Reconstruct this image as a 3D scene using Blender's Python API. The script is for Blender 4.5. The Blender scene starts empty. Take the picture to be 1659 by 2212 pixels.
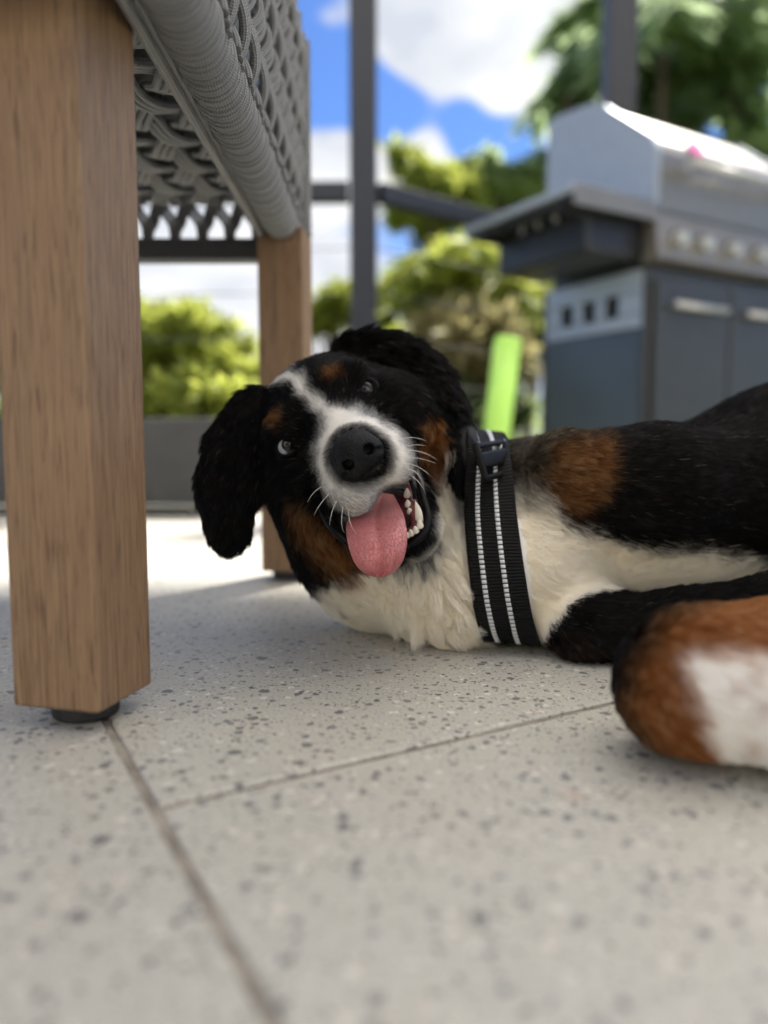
import bpy, bmesh, math, random
import numpy as np
from mathutils import Vector, Matrix, kdtree

random.seed(7)
rng = np.random.default_rng(11)
scene = bpy.context.scene
COL = scene.collection

# ------------------------------------------------------------------ camera
FPX, CX, CY, IW, IH = 1640.0, 829.5, 1106.0, 1659.0, 2212.0   # photo measured at 1659 x 2212
PITCH, CAMH = math.radians(5.1), 0.165
cam_data = bpy.data.cameras.new('camera')
cam = bpy.data.objects.new('camera', cam_data)
COL.objects.link(cam)
cam.location = (0, 0, CAMH)
cam.rotation_euler = (math.radians(90) - PITCH, 0, 0)
cam_data.sensor_fit = 'VERTICAL'
cam_data.sensor_height = 36.0
cam_data.lens = 36.0 * FPX / IH
cam_data.clip_start = 0.02
cam_data.clip_end = 2000
cam_data.dof.use_dof = True
cam_data.dof.focus_distance = 0.535
cam_data.dof.aperture_fstop = 2.35
scene.camera = cam

# ------------------------------------------------------------------ sky, sun, exposure
SUN_EL, SUN_AZ = math.radians(52), math.radians(36)      # azimuth clockwise from +Y: beyond the garden, to the right
sun_dir = Vector((math.sin(SUN_AZ) * math.cos(SUN_EL), math.cos(SUN_AZ) * math.cos(SUN_EL), math.sin(SUN_EL)))
sd = bpy.data.lights.new('sun', 'SUN')
sd.energy = 4.3
sd.angle = math.radians(3.0)       # thin cloud softens it
sd.color = (1.0, 0.95, 0.87)
sun = bpy.data.objects.new('sun', sd)
COL.objects.link(sun)
sun.rotation_euler = (-sun_dir).to_track_quat('-Z', 'Y').to_euler()

world = bpy.data.worlds.new('World')
scene.world = world
world.use_nodes = True
scene.view_settings.view_transform = 'Standard'
scene.view_settings.look = 'None'
scene.view_settings.gamma = 1.0
scene.view_settings.use_curve_mapping = False
scene.view_settings.exposure = 1.57
scene.cycles.use_denoising = True
scene.cycles.adaptive_threshold = 0.02
scene.cycles.max_bounces = 14
scene.cycles.diffuse_bounces = 11
scene.cycles.transparent_max_bounces = 12
scene.cycles.caustics_reflective = False
scene.cycles.caustics_refractive = False
scene.cycles.sample_clamp_indirect = 6.0

SP, CPI = math.sin(PITCH), math.cos(PITCH)
def rayd(x, y):
    a = (x - CX) / FPX; b = (CY - y) / FPX
    return np.array([a, CPI + b * SP, -SP + b * CPI])
CAMP = np.array([0, 0, CAMH])
def P(x, y, D):
    """photo pixel + distance along Y -> world point"""
    r = rayd(x, y)
    return CAMP + r * (D / r[1])
def G(x, y, z=0.0):
    """photo pixel -> point on the horizontal plane z"""
    r = rayd(x, y)
    return CAMP + r * ((z - CAMH) / r[2])
def proj(p):
    """world points (n,3) -> photo pixels"""
    d = p - CAMP
    fz = d[:, 1] * CPI - d[:, 2] * SP
    up = d[:, 1] * SP + d[:, 2] * CPI
    return np.stack([CX + FPX * d[:, 0] / fz, CY - FPX * up / fz], 1)

# sky: Nishita with broken cumulus
nt = world.node_tree
nt.nodes.clear()
def wn(t, **k):
    n = nt.nodes.new(t)
    for a, b in k.items():
        setattr(n, a, b)
    return n
L = nt.links.new
w_out = wn('ShaderNodeOutputWorld')
w_bg = wn('ShaderNodeBackground')
w_sky = wn('ShaderNodeTexSky', sky_type='NISHITA', sun_disc=False, sun_elevation=SUN_EL, sun_rotation=SUN_AZ,
           air_density=1.0, dust_density=0.3, ozone_density=2.5)
tc = wn('ShaderNodeTexCoord')
mp = wn('ShaderNodeMapping')
mp.inputs['Scale'].default_value = (1.0, 1.0, 1.9)
mp.inputs['Location'].default_value = (0.35, 0.2, 0.1)
L(tc.outputs['Generated'], mp.inputs['Vector'])
nz = wn('ShaderNodeTexNoise')
nz.inputs['Scale'].default_value = 3.1
nz.inputs['Detail'].default_value = 7
nz.inputs['Roughness'].default_value = 0.56
L(mp.outputs['Vector'], nz.inputs['Vector'])
acc = nz.outputs['Fac']
def lobe(px, py, rad_px, amp):
    global acc
    d = rayd(px, py); d = d / np.linalg.norm(d)
    vm = wn('ShaderNodeVectorMath', operation='DISTANCE')
    L(tc.outputs['Generated'], vm.inputs[0]); vm.inputs[1].default_value = tuple(d)
    mr = wn('ShaderNodeMapRange', interpolation_type='SMOOTHSTEP')
    mr.inputs['From Min'].default_value = 0; mr.inputs['From Max'].default_value = rad_px / FPX
    mr.inputs['To Min'].default_value = amp; mr.inputs['To Max'].default_value = 0
    L(vm.outputs['Value'], mr.inputs['Value'])
    ad = wn('ShaderNodeMath', operation='ADD')
    L(acc, ad.inputs[0]); L(mr.outputs['Result'], ad.inputs[1])
    acc = ad.outputs['Value']
for a in ((1010, 60, 260, .32), (1180, 150, 220, .30), (760, 330, 150, .32), (900, 330, 110, .25), (430, 640, 520, .35),
          (1290, 60, 200, .25), (725, 40, 60, .12), (740, 190, 120, -.45), (850, 250, 110, -.42), (1000, 275, 90, -.36), (1110, 300, 90, -.34),
          (900, 90, 150, .30), (860, 20, 120, .2)):
    lobe(*a)
cm = wn('ShaderNodeMapRange', interpolation_type='SMOOTHSTEP')
cm.inputs['From Min'].default_value = 0.47; cm.inputs['From Max'].default_value = 0.62
L(acc, cm.inputs['Value'])
nz2 = wn('ShaderNodeTexNoise')
nz2.inputs['Scale'].default_value = 7; nz2.inputs['Detail'].default_value = 5
L(mp.outputs['Vector'], nz2.inputs['Vector'])
cr = wn('ShaderNodeValToRGB')
cr.color_ramp.elements[0].position = .3; cr.color_ramp.elements[0].color = (.62, .66, .74, 1)
cr.color_ramp.elements[1].position = .65; cr.color_ramp.elements[1].color = (1, 1, 1, 1)
L(nz2.outputs['Fac'], cr.inputs['Fac'])
csc = wn('ShaderNodeVectorMath', operation='SCALE'); csc.inputs['Scale'].default_value = 6.2     # cloud radiance in sky units
L(cr.outputs['Color'], csc.inputs[0])
ssc = wn('ShaderNodeVectorMath', operation='MULTIPLY'); ssc.inputs[1].default_value = (0.44, 0.60, 0.90)
L(w_sky.outputs['Color'], ssc.inputs[0])
mx = wn('ShaderNodeMix', data_type='RGBA')
L(cm.outputs['Result'], mx.inputs[0]); L(ssc.outputs['Vector'], mx.inputs[6]); L(csc.outputs['Vector'], mx.inputs[7])
L(mx.outputs[2], w_bg.inputs['Color'])
w_bg.inputs['Strength'].default_value = 0.064
L(w_bg.outputs['Background'], w_out.inputs['Surface'])

# ------------------------------------------------------------------ helpers
def props(o, label=None, cat=None, group=None, kind=None):
    for k, v in (('label', label), ('category', cat), ('group', group), ('kind', kind)):
        if v:
            o[k] = v
    return o
def empty(name, loc, label, cat, group=None, rz=0.0):
    o = bpy.data.objects.new(name, None)
    COL.objects.link(o)
    o.location = loc
    o.rotation_euler = (0, 0, rz)
    o.empty_display_size = .05
    return props(o, label, cat, group)
def new_obj(name, me, mat=None, parent=None, smooth=False):
    """me in world coordinates; a parent may be anywhere (unrotated, or its inverse is applied)"""
    o = bpy.data.objects.new(name, me)
    COL.objects.link(o)
    if mat and len(me.materials) == 0:
        me.materials.append(mat)
    if smooth and hasattr(me, 'polygons'):
        me.polygons.foreach_set('use_smooth', np.ones(len(me.polygons), bool))
    if parent:
        o.parent = parent
        if parent.type == 'EMPTY':              # parts' meshes are in world coordinates, so only the root's own placement is undone
            o.matrix_parent_inverse = Matrix.LocRotScale(parent.location, parent.rotation_euler, None).inverted()
    return o
def mesh_np(name, v, f, uv=None):
    """v (n,3); f (m,k) all of one size k"""
    v = np.asarray(v, np.float32); f = np.asarray(f, np.int32)
    me = bpy.data.meshes.new(name)
    m, k = f.shape
    me.vertices.add(len(v)); me.vertices.foreach_set('co', v.ravel())
    me.loops.add(m * k); me.loops.foreach_set('vertex_index', f.ravel())
    me.polygons.add(m)
    me.polygons.foreach_set('loop_start', np.arange(0, m * k, k, dtype=np.int32))
    me.polygons.foreach_set('loop_total', np.full(m, k, np.int32))
    me.update(calc_edges=True)
    if uv is not None:
        lay = me.uv_layers.new(name='UVMap')
        lay.data.foreach_set('uv', np.asarray(uv, np.float32)[f.ravel()].ravel())
    return me
def join_vf(parts):
    vs, fs, us, o = [], [], [], 0
    for p in parts:
        vs.append(p[0]); fs.append(np.asarray(p[1]) + o); o += len(p[0])
        if len(p) > 2:
            us.append(p[2])
    return np.concatenate(vs), np.concatenate(fs), (np.concatenate(us) if us else None)
def tube(path, rad, sides=8, caps=True):
    """-> verts, quads, uv(length in m, turn 0..1)"""
    p = np.asarray(path, float); n = len(p)
    rad = np.full(n, rad) if np.isscalar(rad) else np.asarray(rad)
    t = np.gradient(p, axis=0); t /= np.linalg.norm(t, axis=1)[:, None] + 1e-12
    ref = np.array([0, 0, 1.0]) if abs(t[0][2]) < .9 else np.array([1.0, 0, 0])
    nrm = np.zeros((n, 3)); a = np.cross(t[0], ref); a /= np.linalg.norm(a)
    for i in range(n):
        a = a - t[i] * (a @ t[i]); a /= np.linalg.norm(a) + 1e-12
        nrm[i] = a
    bn = np.cross(t, nrm)
    th = np.linspace(0, 2 * np.pi, sides, endpoint=False)
    v = p[:, None] + rad[:, None, None] * (np.cos(th)[None, :, None] * nrm[:, None] + np.sin(th)[None, :, None] * bn[:, None])
    s = np.concatenate([[0], np.cumsum(np.linalg.norm(np.diff(p, axis=0), axis=1))])
    uv = np.stack(np.broadcast_arrays(s[:, None], (th / (2 * np.pi))[None]), -1).reshape(-1, 2)
    i, j = np.meshgrid(np.arange(n - 1), np.arange(sides), indexing='ij')
    j2 = (j + 1) % sides
    f = np.stack([i * sides + j, i * sides + j2, (i + 1) * sides + j2, (i + 1) * sides + j], -1).reshape(-1, 4)
    v = v.reshape(-1, 3)
    if caps:
        k = len(v)
        v = np.concatenate([v, p[:1], p[-1:]]); uv = np.concatenate([uv, [[0, 0], [s[-1], 0]]])
        c = []
        for q in range(0, sides, 2):
            c.append([k, (q + 2) % sides, (q + 1) % sides, q])
            b = (n - 1) * sides
            c.append([k + 1, b + q, b + (q + 1) % sides, b + (q + 2) % sides])
        f = np.concatenate([f, c])
    return v, f, uv
def bm_box(bm, c, s, R=None):
    r = bmesh.ops.create_cube(bm, size=1.0)
    M = Matrix.Translation(Vector(c)) @ (R.to_4x4() if R else Matrix.Identity(4)) @ Matrix.Diagonal((*s, 1))
    bmesh.ops.transform(bm, matrix=M, verts=r['verts'])
    return r['verts']
def box_mesh(name, c, s, R=None, bevel=0.0, seg=2):
    bm = bmesh.new()
    bm_box(bm, c, s, R)
    if bevel:
        bmesh.ops.bevel(bm, geom=bm.edges[:], offset=bevel, segments=seg, affect='EDGES', profile=.5)
    me = bpy.data.meshes.new(name); bm.to_mesh(me); bm.free()
    return me
def cyl_mesh(name, a, b, r1, r2=None, n=24, bevel=0):
    a = Vector(a); b = Vector(b); r2 = r1 if r2 is None else r2
    bm = bmesh.new()
    bmesh.ops.create_cone(bm, cap_ends=True, segments=n, radius1=r1, radius2=r2, depth=(b - a).length)
    M = Matrix.Translation((a + b) / 2) @ (b - a).to_track_quat('Z', 'Y').to_matrix().to_4x4()
    bmesh.ops.transform(bm, matrix=M, verts=bm.verts[:])
    if bevel:
        ed = [e for e in bm.edges if any(len(f.verts) > 4 for f in e.link_faces)]
        bmesh.ops.bevel(bm, geom=ed, offset=bevel, segments=3, affect='EDGES', profile=.5)
    me = bpy.data.meshes.new(name); bm.to_mesh(me); bm.free()
    return me

# ------------------------------------------------------------------ materials
class NT:
    def __init__(self, name):
        self.m = bpy.data.materials.new(name); self.m.use_nodes = True
        self.t = self.m.node_tree; self.t.nodes.clear()
        self.out = self.n('ShaderNodeOutputMaterial')
        self.b = self.n('ShaderNodeBsdfPrincipled')
        self.l(self.b.outputs[0], self.out.inputs['Surface'])
    def n(self, ty, ins=None, **k):
        n = self.t.nodes.new(ty)
        for a, b in k.items():
            setattr(n, a, b)
        for a, b in (ins or {}).items():
            if hasattr(b, 'is_output'):
                self.l(b, n.inputs[a])
            else:
                n.inputs[a].default_value = b
        return n
    def l(self, a, b):
        self.t.links.new(a, b)
    def set(self, **k):
        for a, b in k.items():
            a = a.replace('_', ' ')
            if hasattr(b, 'is_output'):
                self.l(b, self.b.inputs[a])
            else:
                self.b.inputs[a].default_value = (*b, 1) if isinstance(b, tuple) and len(b) == 3 and self.b.inputs[a].type == 'RGBA' else b
        return self
    def ramp(self, fac, stops, interp='LINEAR'):
        r = self.n('ShaderNodeValToRGB', {'Fac': fac}); e = r.color_ramp
        e.interpolation = interp
        while len(e.elements) < len(stops):
            e.elements.new(.5)
        for q, (p, c) in zip(e.elements, stops):
            q.position = p; q.color = (*c, 1) if len(c) == 3 else c
        return r.outputs['Color']
    def math(self, op, a, b=0.0, clamp=False):
        n = self.n('ShaderNodeMath', {0: a, 1: b}, operation=op, use_clamp=clamp)
        return n.outputs[0]
    def mix(self, f, a, b, blend='MIX'):
        n = self.n('ShaderNodeMix', data_type='RGBA', blend_type=blend)
        for i, v in ((0, f), (6, a), (7, b)):
            if hasattr(v, 'is_output'):
                self.l(v, n.inputs[i])
            else:
                n.inputs[i].default_value = (*v, 1) if isinstance(v, tuple) and len(v) == 3 else v
        return n.outputs[2]
    def noise(self, vec, scale, detail=4, rough=.5, dist=0):
        n = self.n('ShaderNodeTexNoise', {'Scale': scale, 'Detail': detail, 'Roughness': rough, 'Distortion': dist})
        if vec is not None:
            self.l(vec, n.inputs['Vector'])
        return n.outputs['Fac']
    def bump(self, h, strength=.3, dist=.001):
        n = self.n('ShaderNodeBump', {'Height': h, 'Strength': strength, 'Distance': dist})
        self.l(n.outputs[0], self.b.inputs['Normal'])
    def pos(self):
        return self.n('ShaderNodeNewGeometry').outputs['Position']
    def tc(self, w='Object'):
        return self.n('ShaderNodeTexCoord').outputs[w]
    def mapping(self, v, sc=(1, 1, 1), rot=(0, 0, 0), loc=(0, 0, 0)):
        return self.n('ShaderNodeMapping', {'Vector': v, 'Scale': sc, 'Rotation': rot, 'Location': loc}).outputs[0]

def mat_plain(name, col, rough=.5, metal=0.0, var=.15, scale=20, spec=.5, bump=0.0):
    t = NT(name)
    n = t.noise(t.pos(), scale, 5)
    dark = tuple(c * (1 - var) for c in col); lite = tuple(min(1, c * (1 + var)) for c in col)
    t.set(Base_Color=t.ramp(n, [(.3, dark), (.7, lite)]), Roughness=rough, Metallic=metal, Specular_IOR_Level=spec)
    if bump:
        t.bump(n, .4, bump)
    return t.m

def mat_wood():
    t = NT('oiled_hardwood')
    p = t.tc('Object')
    a = t.noise(t.mapping(p, (130, 130, 2.2)), 1.0, 7, .66, .25)
    fine = t.noise(t.mapping(p, (700, 700, 14)), 1.0, 4, .6)
    pore = t.noise(t.mapping(p, (800, 800, 34)), 1.0, 3, .55)
    band = t.noise(t.mapping(p, (30, 30, 1.2), loc=(3, 1, 0)), 1.0, 3)
    c = t.ramp(a, [(.25, (.130, .073, .036)), (.5, (.240, .146, .079)), (.75, (.345, .222, .126))])
    c = t.mix(.62, c, t.ramp(fine, [(.3, (.115, .068, .035)), (.7, (.385, .250, .142))]))
    pm = t.ramp(pore, [(.36, (.8, .8, .8)), (.43, (0, 0, 0))])
    c = t.mix(pm, c, (.10, .052, .027))
    c = t.mix(t.ramp(band, [(.4, (0, 0, 0)), (.7, (.4, .4, .4))]), c, (.24, .135, .075))
    t.set(Base_Color=c, Roughness=t.ramp(a, [(.3, (.42,) * 3), (.7, (.58,) * 3)]), Specular_IOR_Level=.4)
    h = t.math('SUBTRACT', fine, t.math('MULTIPLY', pm, .8))
    t.bump(h, .35, .0006)
    return t.m
M_WOOD = mat_wood()

def mat_paver():
    t = NT('terrazzo_paver')
    p = t.pos()
    rnd = t.n('ShaderNodeObjectInfo').outputs['Random']
    wob = t.n('ShaderNodeTexNoise', {'Vector': p, 'Scale': 260.0, 'Detail': 2.0})
    pv = t.n('ShaderNodeVectorMath', {0: p, 1: t.n('ShaderNodeVectorMath', {0: wob.outputs['Color'], 'Scale': .0042}, operation='SCALE').outputs[0]}, operation='ADD').outputs[0]
    base = t.ramp(t.noise(p, 9, 6, .6), [(.3, (.45, .435, .37)), (.7, (.54, .52, .45))])
    base = t.mix(.35, base, t.ramp(t.noise(p, 420, 3, .7), [(.3, (.27, .262, .23)), (.7, (.66, .64, .57))]))
    def chips(scale, keep, rad, cols, off):
        v = t.n('ShaderNodeTexVoronoi', {'Vector': t.mapping(pv, loc=off), 'Scale': scale, 'Randomness': 1.0})
        sep = t.n('ShaderNodeSeparateColor', {0: v.outputs['Color']})
        on = t.math('GREATER_THAN', sep.outputs[0], keep)
        r = t.math('ADD', t.math('MULTIPLY', sep.outputs[1], rad * .75), rad * .25)
        ins = t.n('ShaderNodeMapRange', {'Value': t.math('SUBTRACT', r, v.outputs['Distance']), 'From Min': 0.0, 'From Max': .05}).outputs[0]
        return t.math('MULTIPLY', on, ins), t.ramp(sep.outputs[2], cols, 'CONSTANT')
    dark = [(0, (.115, .12, .12)), (.3, (.19, .19, .185)), (.55, (.07, .075, .08)), (.7, (.29, .25, .20)), (.85, (.23, .235, .23))]
    lite = [(0, (.66, .62, .55)), (.5, (.55, .47, .38)), (.8, (.60, .58, .54))]
    c = base
    m3, c3 = chips(150, .45, .42, lite, (3, 1, 0)); c = t.mix(m3, c, c3)
    m2, c2 = chips(380, .46, .50, dark, (1, 7, 0)); c = t.mix(t.math('MULTIPLY', m2, .9), c, c2)
    m1, c1 = chips(150, .50, .45, dark, (0, 0, 0)); c = t.mix(t.math('MULTIPLY', m1, .95), c, c1)
    m4, c4 = chips(78, .72, .34, dark, (5, 2, 0)); c = t.mix(t.math('MULTIPLY', m4, .95), c, c4)
    stain = t.noise(p, 4.5, 5, .6)
    c = t.mix(t.ramp(stain, [(.45, (0, 0, 0)), (.75, (.35, .35, .35))]), c, (.42, .36, .28))
    rust = t.n('ShaderNodeVectorMath', {0: pv, 1: tuple(G(1250, 1712))}, operation='DISTANCE').outputs['Value']
    rust = t.n('ShaderNodeMapRange', {'Value': t.math('ADD', rust, t.math('MULTIPLY', t.noise(p, 160, 3), .012)), 'From Min': .006, 'From Max': .015, 'To Min': .5, 'To Max': 0.0}).outputs[0]
    c = t.mix(rust, c, (.46, .27, .19))
    tone = t.ramp(rnd, [(0, (.92, .92, .92)), (1, (1.0, .985, .96))])
    c = t.mix(1.0, c, tone, 'MULTIPLY')
    grain = t.noise(p, 900, 3, .7)
    t.set(Base_Color=c, Roughness=t.ramp(t.noise(p, 600, 2), [(.3, (.42,) * 3), (.7, (.60,) * 3)]), Specular_IOR_Level=1.0, IOR=1.6)
    h = t.math('ADD', t.math('MULTIPLY', grain, .6), t.math('MULTIPLY', m1, -.5))
    h = t.math('ADD', h, t.math('MULTIPLY', t.noise(p, 240, 3), .6))
    t.bump(h, .5, .0009)
    return t.m
M_PAVER = mat_paver()
M_GROUT = mat_plain('sandy_grout', (.27, .24, .20), .9, var=.4, scale=60, bump=.001)

def mat_rope(col):
    t = NT('braided_rope')
    uv = t.n('ShaderNodeUVMap').outputs[0]
    s = t.n('ShaderNodeSeparateXYZ', {0: uv})
    a = t.math('MULTIPLY', s.outputs[0], 2 * math.pi / .0036)
    b = t.math('MULTIPLY', s.outputs[1], 2 * math.pi * 4)
    w1 = t.math('SINE', t.math('ADD', a, b)); w2 = t.math('SINE', t.math('SUBTRACT', a, b))
    h = t.math('MULTIPLY', w1, w2)
    h = t.math('ADD', t.math('MULTIPLY', h, .5), .5)
    n = t.noise(t.pos(), 60, 4)
    c = t.mix(h, tuple(x * .62 for x in col), tuple(x * 1.12 for x in col))
    c = t.mix(t.ramp(n, [(.35, (0, 0, 0)), (.7, (.25, .25, .25))]), c, tuple(x * .8 for x in col))
    t.set(Base_Color=c, Roughness=.62, Specular_IOR_Level=.4, Sheen_Weight=.2)
    t.bump(h, .9, .0012)
    return t.m
M_ROPE = mat_rope((.25, .255, .258))
M_FRAME = mat_plain('charcoal_powder_coat', (.035, .037, .042), .45, var=.1, scale=200)
M_RUBBER = mat_plain('black_rubber', (.016, .016, .017), .55, var=.3, scale=150)

# ================================================================== setting
def sheet(name, x0, x1, y0, y1, z, mat, kind='structure', n=1):
    xs = np.linspace(x0, x1, n + 1); ys = np.linspace(y0, y1, n + 1)
    gx, gy = np.meshgrid(xs, ys, indexing='ij')
    v = np.stack([gx, gy, np.full_like(gx, z)], -1).reshape(-1, 3)
    i, j = np.meshgrid(np.arange(n), np.arange(n), indexing='ij')
    f = np.stack([i * (n + 1) + j, (i + 1) * (n + 1) + j, (i + 1) * (n + 1) + j + 1, i * (n + 1) + j + 1], -1).reshape(-1, 4)
    o = new_obj(name, mesh_np(name, v, f), mat)
    return props(o, kind=kind)
def mat_ground():
    t = NT('garden_soil_and_grass'); p = t.pos()
    c = t.ramp(t.noise(p, .8, 6, .6), [(.35, (.055, .085, .022)), (.55, (.085, .12, .03)), (.7, (.12, .095, .055))])
    t.set(Base_Color=t.mix(.4, c, t.ramp(t.noise(p, 30, 4), [(.3, (.035, .05, .014)), (.7, (.15, .17, .05))])), Roughness=.9)
    return t.m
ground = sheet('ground', -400, 400, -300, 700, -0.55, mat_ground())
props(ground, 'garden ground of grass and bare soil below the terrace', 'ground')

# terrace: mortar bed with separate pavers
TA = math.radians(29.5)
ta = np.array([math.cos(TA), math.sin(TA)]); tb = np.array([-math.sin(TA), math.cos(TA)])
T0 = np.array([-.1045, .333])
terrace_bm = bmesh.new()
bm_box(terrace_bm, (.2, .60, -.13), (4.6, 4.45, .2556))
me = bpy.data.meshes.new('terrace'); terrace_bm.to_mesh(me); terrace_bm.free()
terrace = props(new_obj('terrace', me, M_GROUT), 'terrace floor bed under the pale speckled pavers', 'terrace', kind='structure')
TS = .60; JT = .0048
bm = bmesh.new()
bm_box(bm, (0, 0, -.015), (TS - JT, TS - JT, .03))
bmesh.ops.bevel(bm, geom=[e for e in bm.edges if all(v.co.z > -.01 for v in e.verts)] , offset=.0022, segments=3, affect='EDGES', profile=.6)
paver_me = bpy.data.meshes.new('paver'); bm.to_mesh(paver_me); bm.free()
paver_me.materials.append(M_PAVER)
for i in range(-7, 7):
    for j in range(-8, 9):
        off = 0.0 if i % 2 == 0 else .36
        c = T0 + ta * ((i + .5) * TS) + tb * ((j + .5) * TS + off)
        if -2.0 < c[0] < 2.4 and -1.3 < c[1] < 2.5:
            o = bpy.data.objects.new('paver', paver_me); COL.objects.link(o)
            o.location = (c[0], c[1], random.uniform(-.0006, .0)); o.rotation_euler = (0, 0, TA)
            o.parent = terrace

apron = sheet('bounce_apron', -6, 7, -7, -1.63, -.004, mat_plain('pale_concrete', (.52, .49, .43), .8, var=.1, scale=6))  # unseen sheet added to bounce sunlight onto camera-facing sides
props(apron, 'unseen pale concrete behind the pavers, added to bounce sunlight', 'patio')
M_RENDER = mat_plain('cream_wall_render', (.74, .68, .58), .85, var=.06, scale=3, bump=.002)
bounce_wall = empty('bounce_wall', (.5, -3.9, -.004), 'unseen cream rendered wall with a sliding door, added to bounce warm light', 'bounce_wall')  # unseen wall and door, added as warm sunlit fill behind the camera
new_obj('wall', box_mesh('wall', (-3.4, -4.0, 1.6), (5.0, .2, 3.2)), M_RENDER, bounce_wall)
new_obj('wall', box_mesh('wall', (4.5, -4.0, 1.6), (5.2, .2, 3.2)), M_RENDER, bounce_wall)
new_obj('wall', box_mesh('wall', (.5, -4.0, 2.7), (2.796, .2, 1.0)), M_RENDER, bounce_wall)
dr_ = new_obj('sliding_door', box_mesh('sliding_door', (.5, -4.0, 1.12), (.07, .06, 2.15)), M_FRAME, bounce_wall)
for x in (-.45, 1.2):
    new_obj('door_panel', box_mesh('door_panel', (x + .12, -4.03, 1.12), (1.2, .03, 2.15)), mat_plain('dark_door_glass', (.03, .035, .04), .08), dr_)
# ------------------------------------------------------------------ chair
def make_chair():
    root = empty('woven_chair', (-.36, .7, 0), 'grey rope-woven garden armchair with square hardwood legs on the pavers', 'chair')
    legs = [((-.183, .454), 14.0), ((-.118, .93), 6.0), ((-.62, .40), 14.0), ((-.66, .86), 6.0)]
    for (x, y), a in legs:
        front = y < .6
        s = .057 if front else .054
        top = .63 if front else .415
        me = box_mesh('leg', (0, 0, top / 2 + .006), (s, s, top - .012), bevel=.0022, seg=3)
        o = bpy.data.objects.new('leg', me); COL.objects.link(o); me.materials.append(M_WOOD)
        o.location = Vector((x, y, 0)) - root.location; o.rotation_euler = (0, 0, -math.radians(a)); o.parent = root
        g = bpy.data.objects.new('foot_glide', cyl_mesh('foot_glide', (0, 0, .0006), (0, 0, .0125), .0195, .0205, 28, .002)); COL.objects.link(g)
        g.data.materials.append(M_RUBBER); g.parent = o; g.location = (0, 0, 0)
    # armrests above the frame
    for (a, b) in (((-.183, .40), (-.125, .95)), ((-.62, .36), (-.66, .90))):
        d = Vector((b[0] - a[0], b[1] - a[1], 0)); c = Vector(((a[0] + b[0]) / 2, (a[1] + b[1]) / 2, .643))
        new_obj('armrest', box_mesh('armrest', c, (.055, d.length, .026), d.to_track_quat('Y', 'Z').to_matrix(), .005), M_WOOD, root)
    # metal seat frame
    XR, XL, YF, YB, ZR = -.122, -.635, .415, .945, .418
    new_obj('rear_rail', box_mesh('rear_rail', ((XR + XL) / 2, YB + .012, .401), (XL - XR + 2 * (XR - XL) + .03, .026, .026), None, .003), M_FRAME, root)
    new_obj('front_rail', box_mesh('front_rail', ((XR + XL) / 2, YF - .01, .414), (XR - XL, .026, .026), None, .003), M_FRAME, root)
    for x in (XR - .022, XL + .022):
        new_obj('side_bar', box_mesh('side_bar', (x, (YF + YB) / 2, .430), (.010, YB - YF, .012), None, .003), M_FRAME, root)
    # rope wrapped rolled edges
    rr = .0030
    for x, sg in ((XR + .003, 1), (XL - .003, -1)):
        Lr = YB + .03 - YF; pitch = .0058; turns = Lr / pitch; n = int(turns * 20)
        k = np.arange(n); th = k * 2 * np.pi / 20
        yy = YF + k / 20 * pitch
        Rr = .0172 + .0006 * np.sin(yy * 310) + .0005 * np.sin(yy * 130 + 1)
        path = np.stack([x + sg * Rr * np.cos(th), yy + .0022 * np.sin(th * 1.0), ZR + .004 + Rr * 1.12 * np.sin(th)], 1)
        v, f, uv = tube(path, rr, 6, False)
        props(new_obj('rope_wrapping', mesh_np('rope_wrapping', v, f, uv), M_ROPE, root, True), kind='stuff')
        new_obj('edge_tube', cyl_mesh('edge_tube', (x, YF, ZR + .004), (x, YB + .03, ZR + .004), .0150), M_FRAME, root, True)
        v, f, uv = tube(np.stack([np.full(60, x - sg * .024), np.linspace(YF, YB + .02, 60), np.full(60, ZR - .010)], 1), .004, 8)
        new_obj('piping_rope', mesh_np('piping_rope', v, f, uv), M_ROPE, root, True)

    # woven panels: over-under diagonal pairs of rope
    def weave(parent, origin, eu, ev, en, Wd, Hg, sp, rope, slope, pairgap, start_gap, amp, lanes=(-1, 1)):
        """strands start along the u edge at v=0 and run diagonally to v=Hg"""
        eu, ev, en, origin = map(np.asarray, (eu, ev, en, origin))
        n_s = int(Wd / sp) + 1
        period = sp / slope                   # v distance between crossings
        for fam in (1, -1):
            span = int(Hg * slope / sp) + 2
            for i in range(-span, n_s + span):
                u0 = i * sp
                vv = np.arange(0, Hg + .001, .0036)
                w = np.clip((vv - start_gap * .5) / (start_gap * .5 + 1e-6), 0, 1) if start_gap else np.ones_like(vv)
                vd = np.maximum(0, vv - start_gap)
                uu = u0 + fam * slope * vd
                # soft S-shape between crossings, over-under in the normal direction
                ph = 2 * np.pi * (uu / sp)
                uu2 = uu - fam * .03 * sp * np.sin(2 * ph) * w
                hh = fam * amp * np.cos(2 * np.pi * uu / sp) * w
                ok = (uu2 > 0) & (uu2 < Wd)
                if ok.sum() < 4:
                    continue
                idx = np.where(ok)[0]
                a, b = idx[0], idx[-1] + 1
                parts = []
                for g in lanes:
                    tang = np.array([slope * fam, 1.0]); tang /= np.linalg.norm(tang)
                    du, dv = tang[1] * g * pairgap, -tang[0] * g * pairgap
                    path = origin + np.outer(uu2[a:b] + du, eu) + np.outer(vv[a:b] + dv, ev) + np.outer(hh[a:b], en)
                    v, f, uv = tube(path, rope, 6, True)
                    parts.append((v, f, uv))
                v, f, uv = join_vf(parts)
                new_obj('rope_strand', mesh_np('rope_strand', v, f, uv), M_ROPE, parent, True)
    panel = new_obj('side_panel', box_mesh('side_panel', (XR - .004, (YF + YB) / 2, .633), (.012, YB - YF, .012), None, .003), M_FRAME, root)
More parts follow.
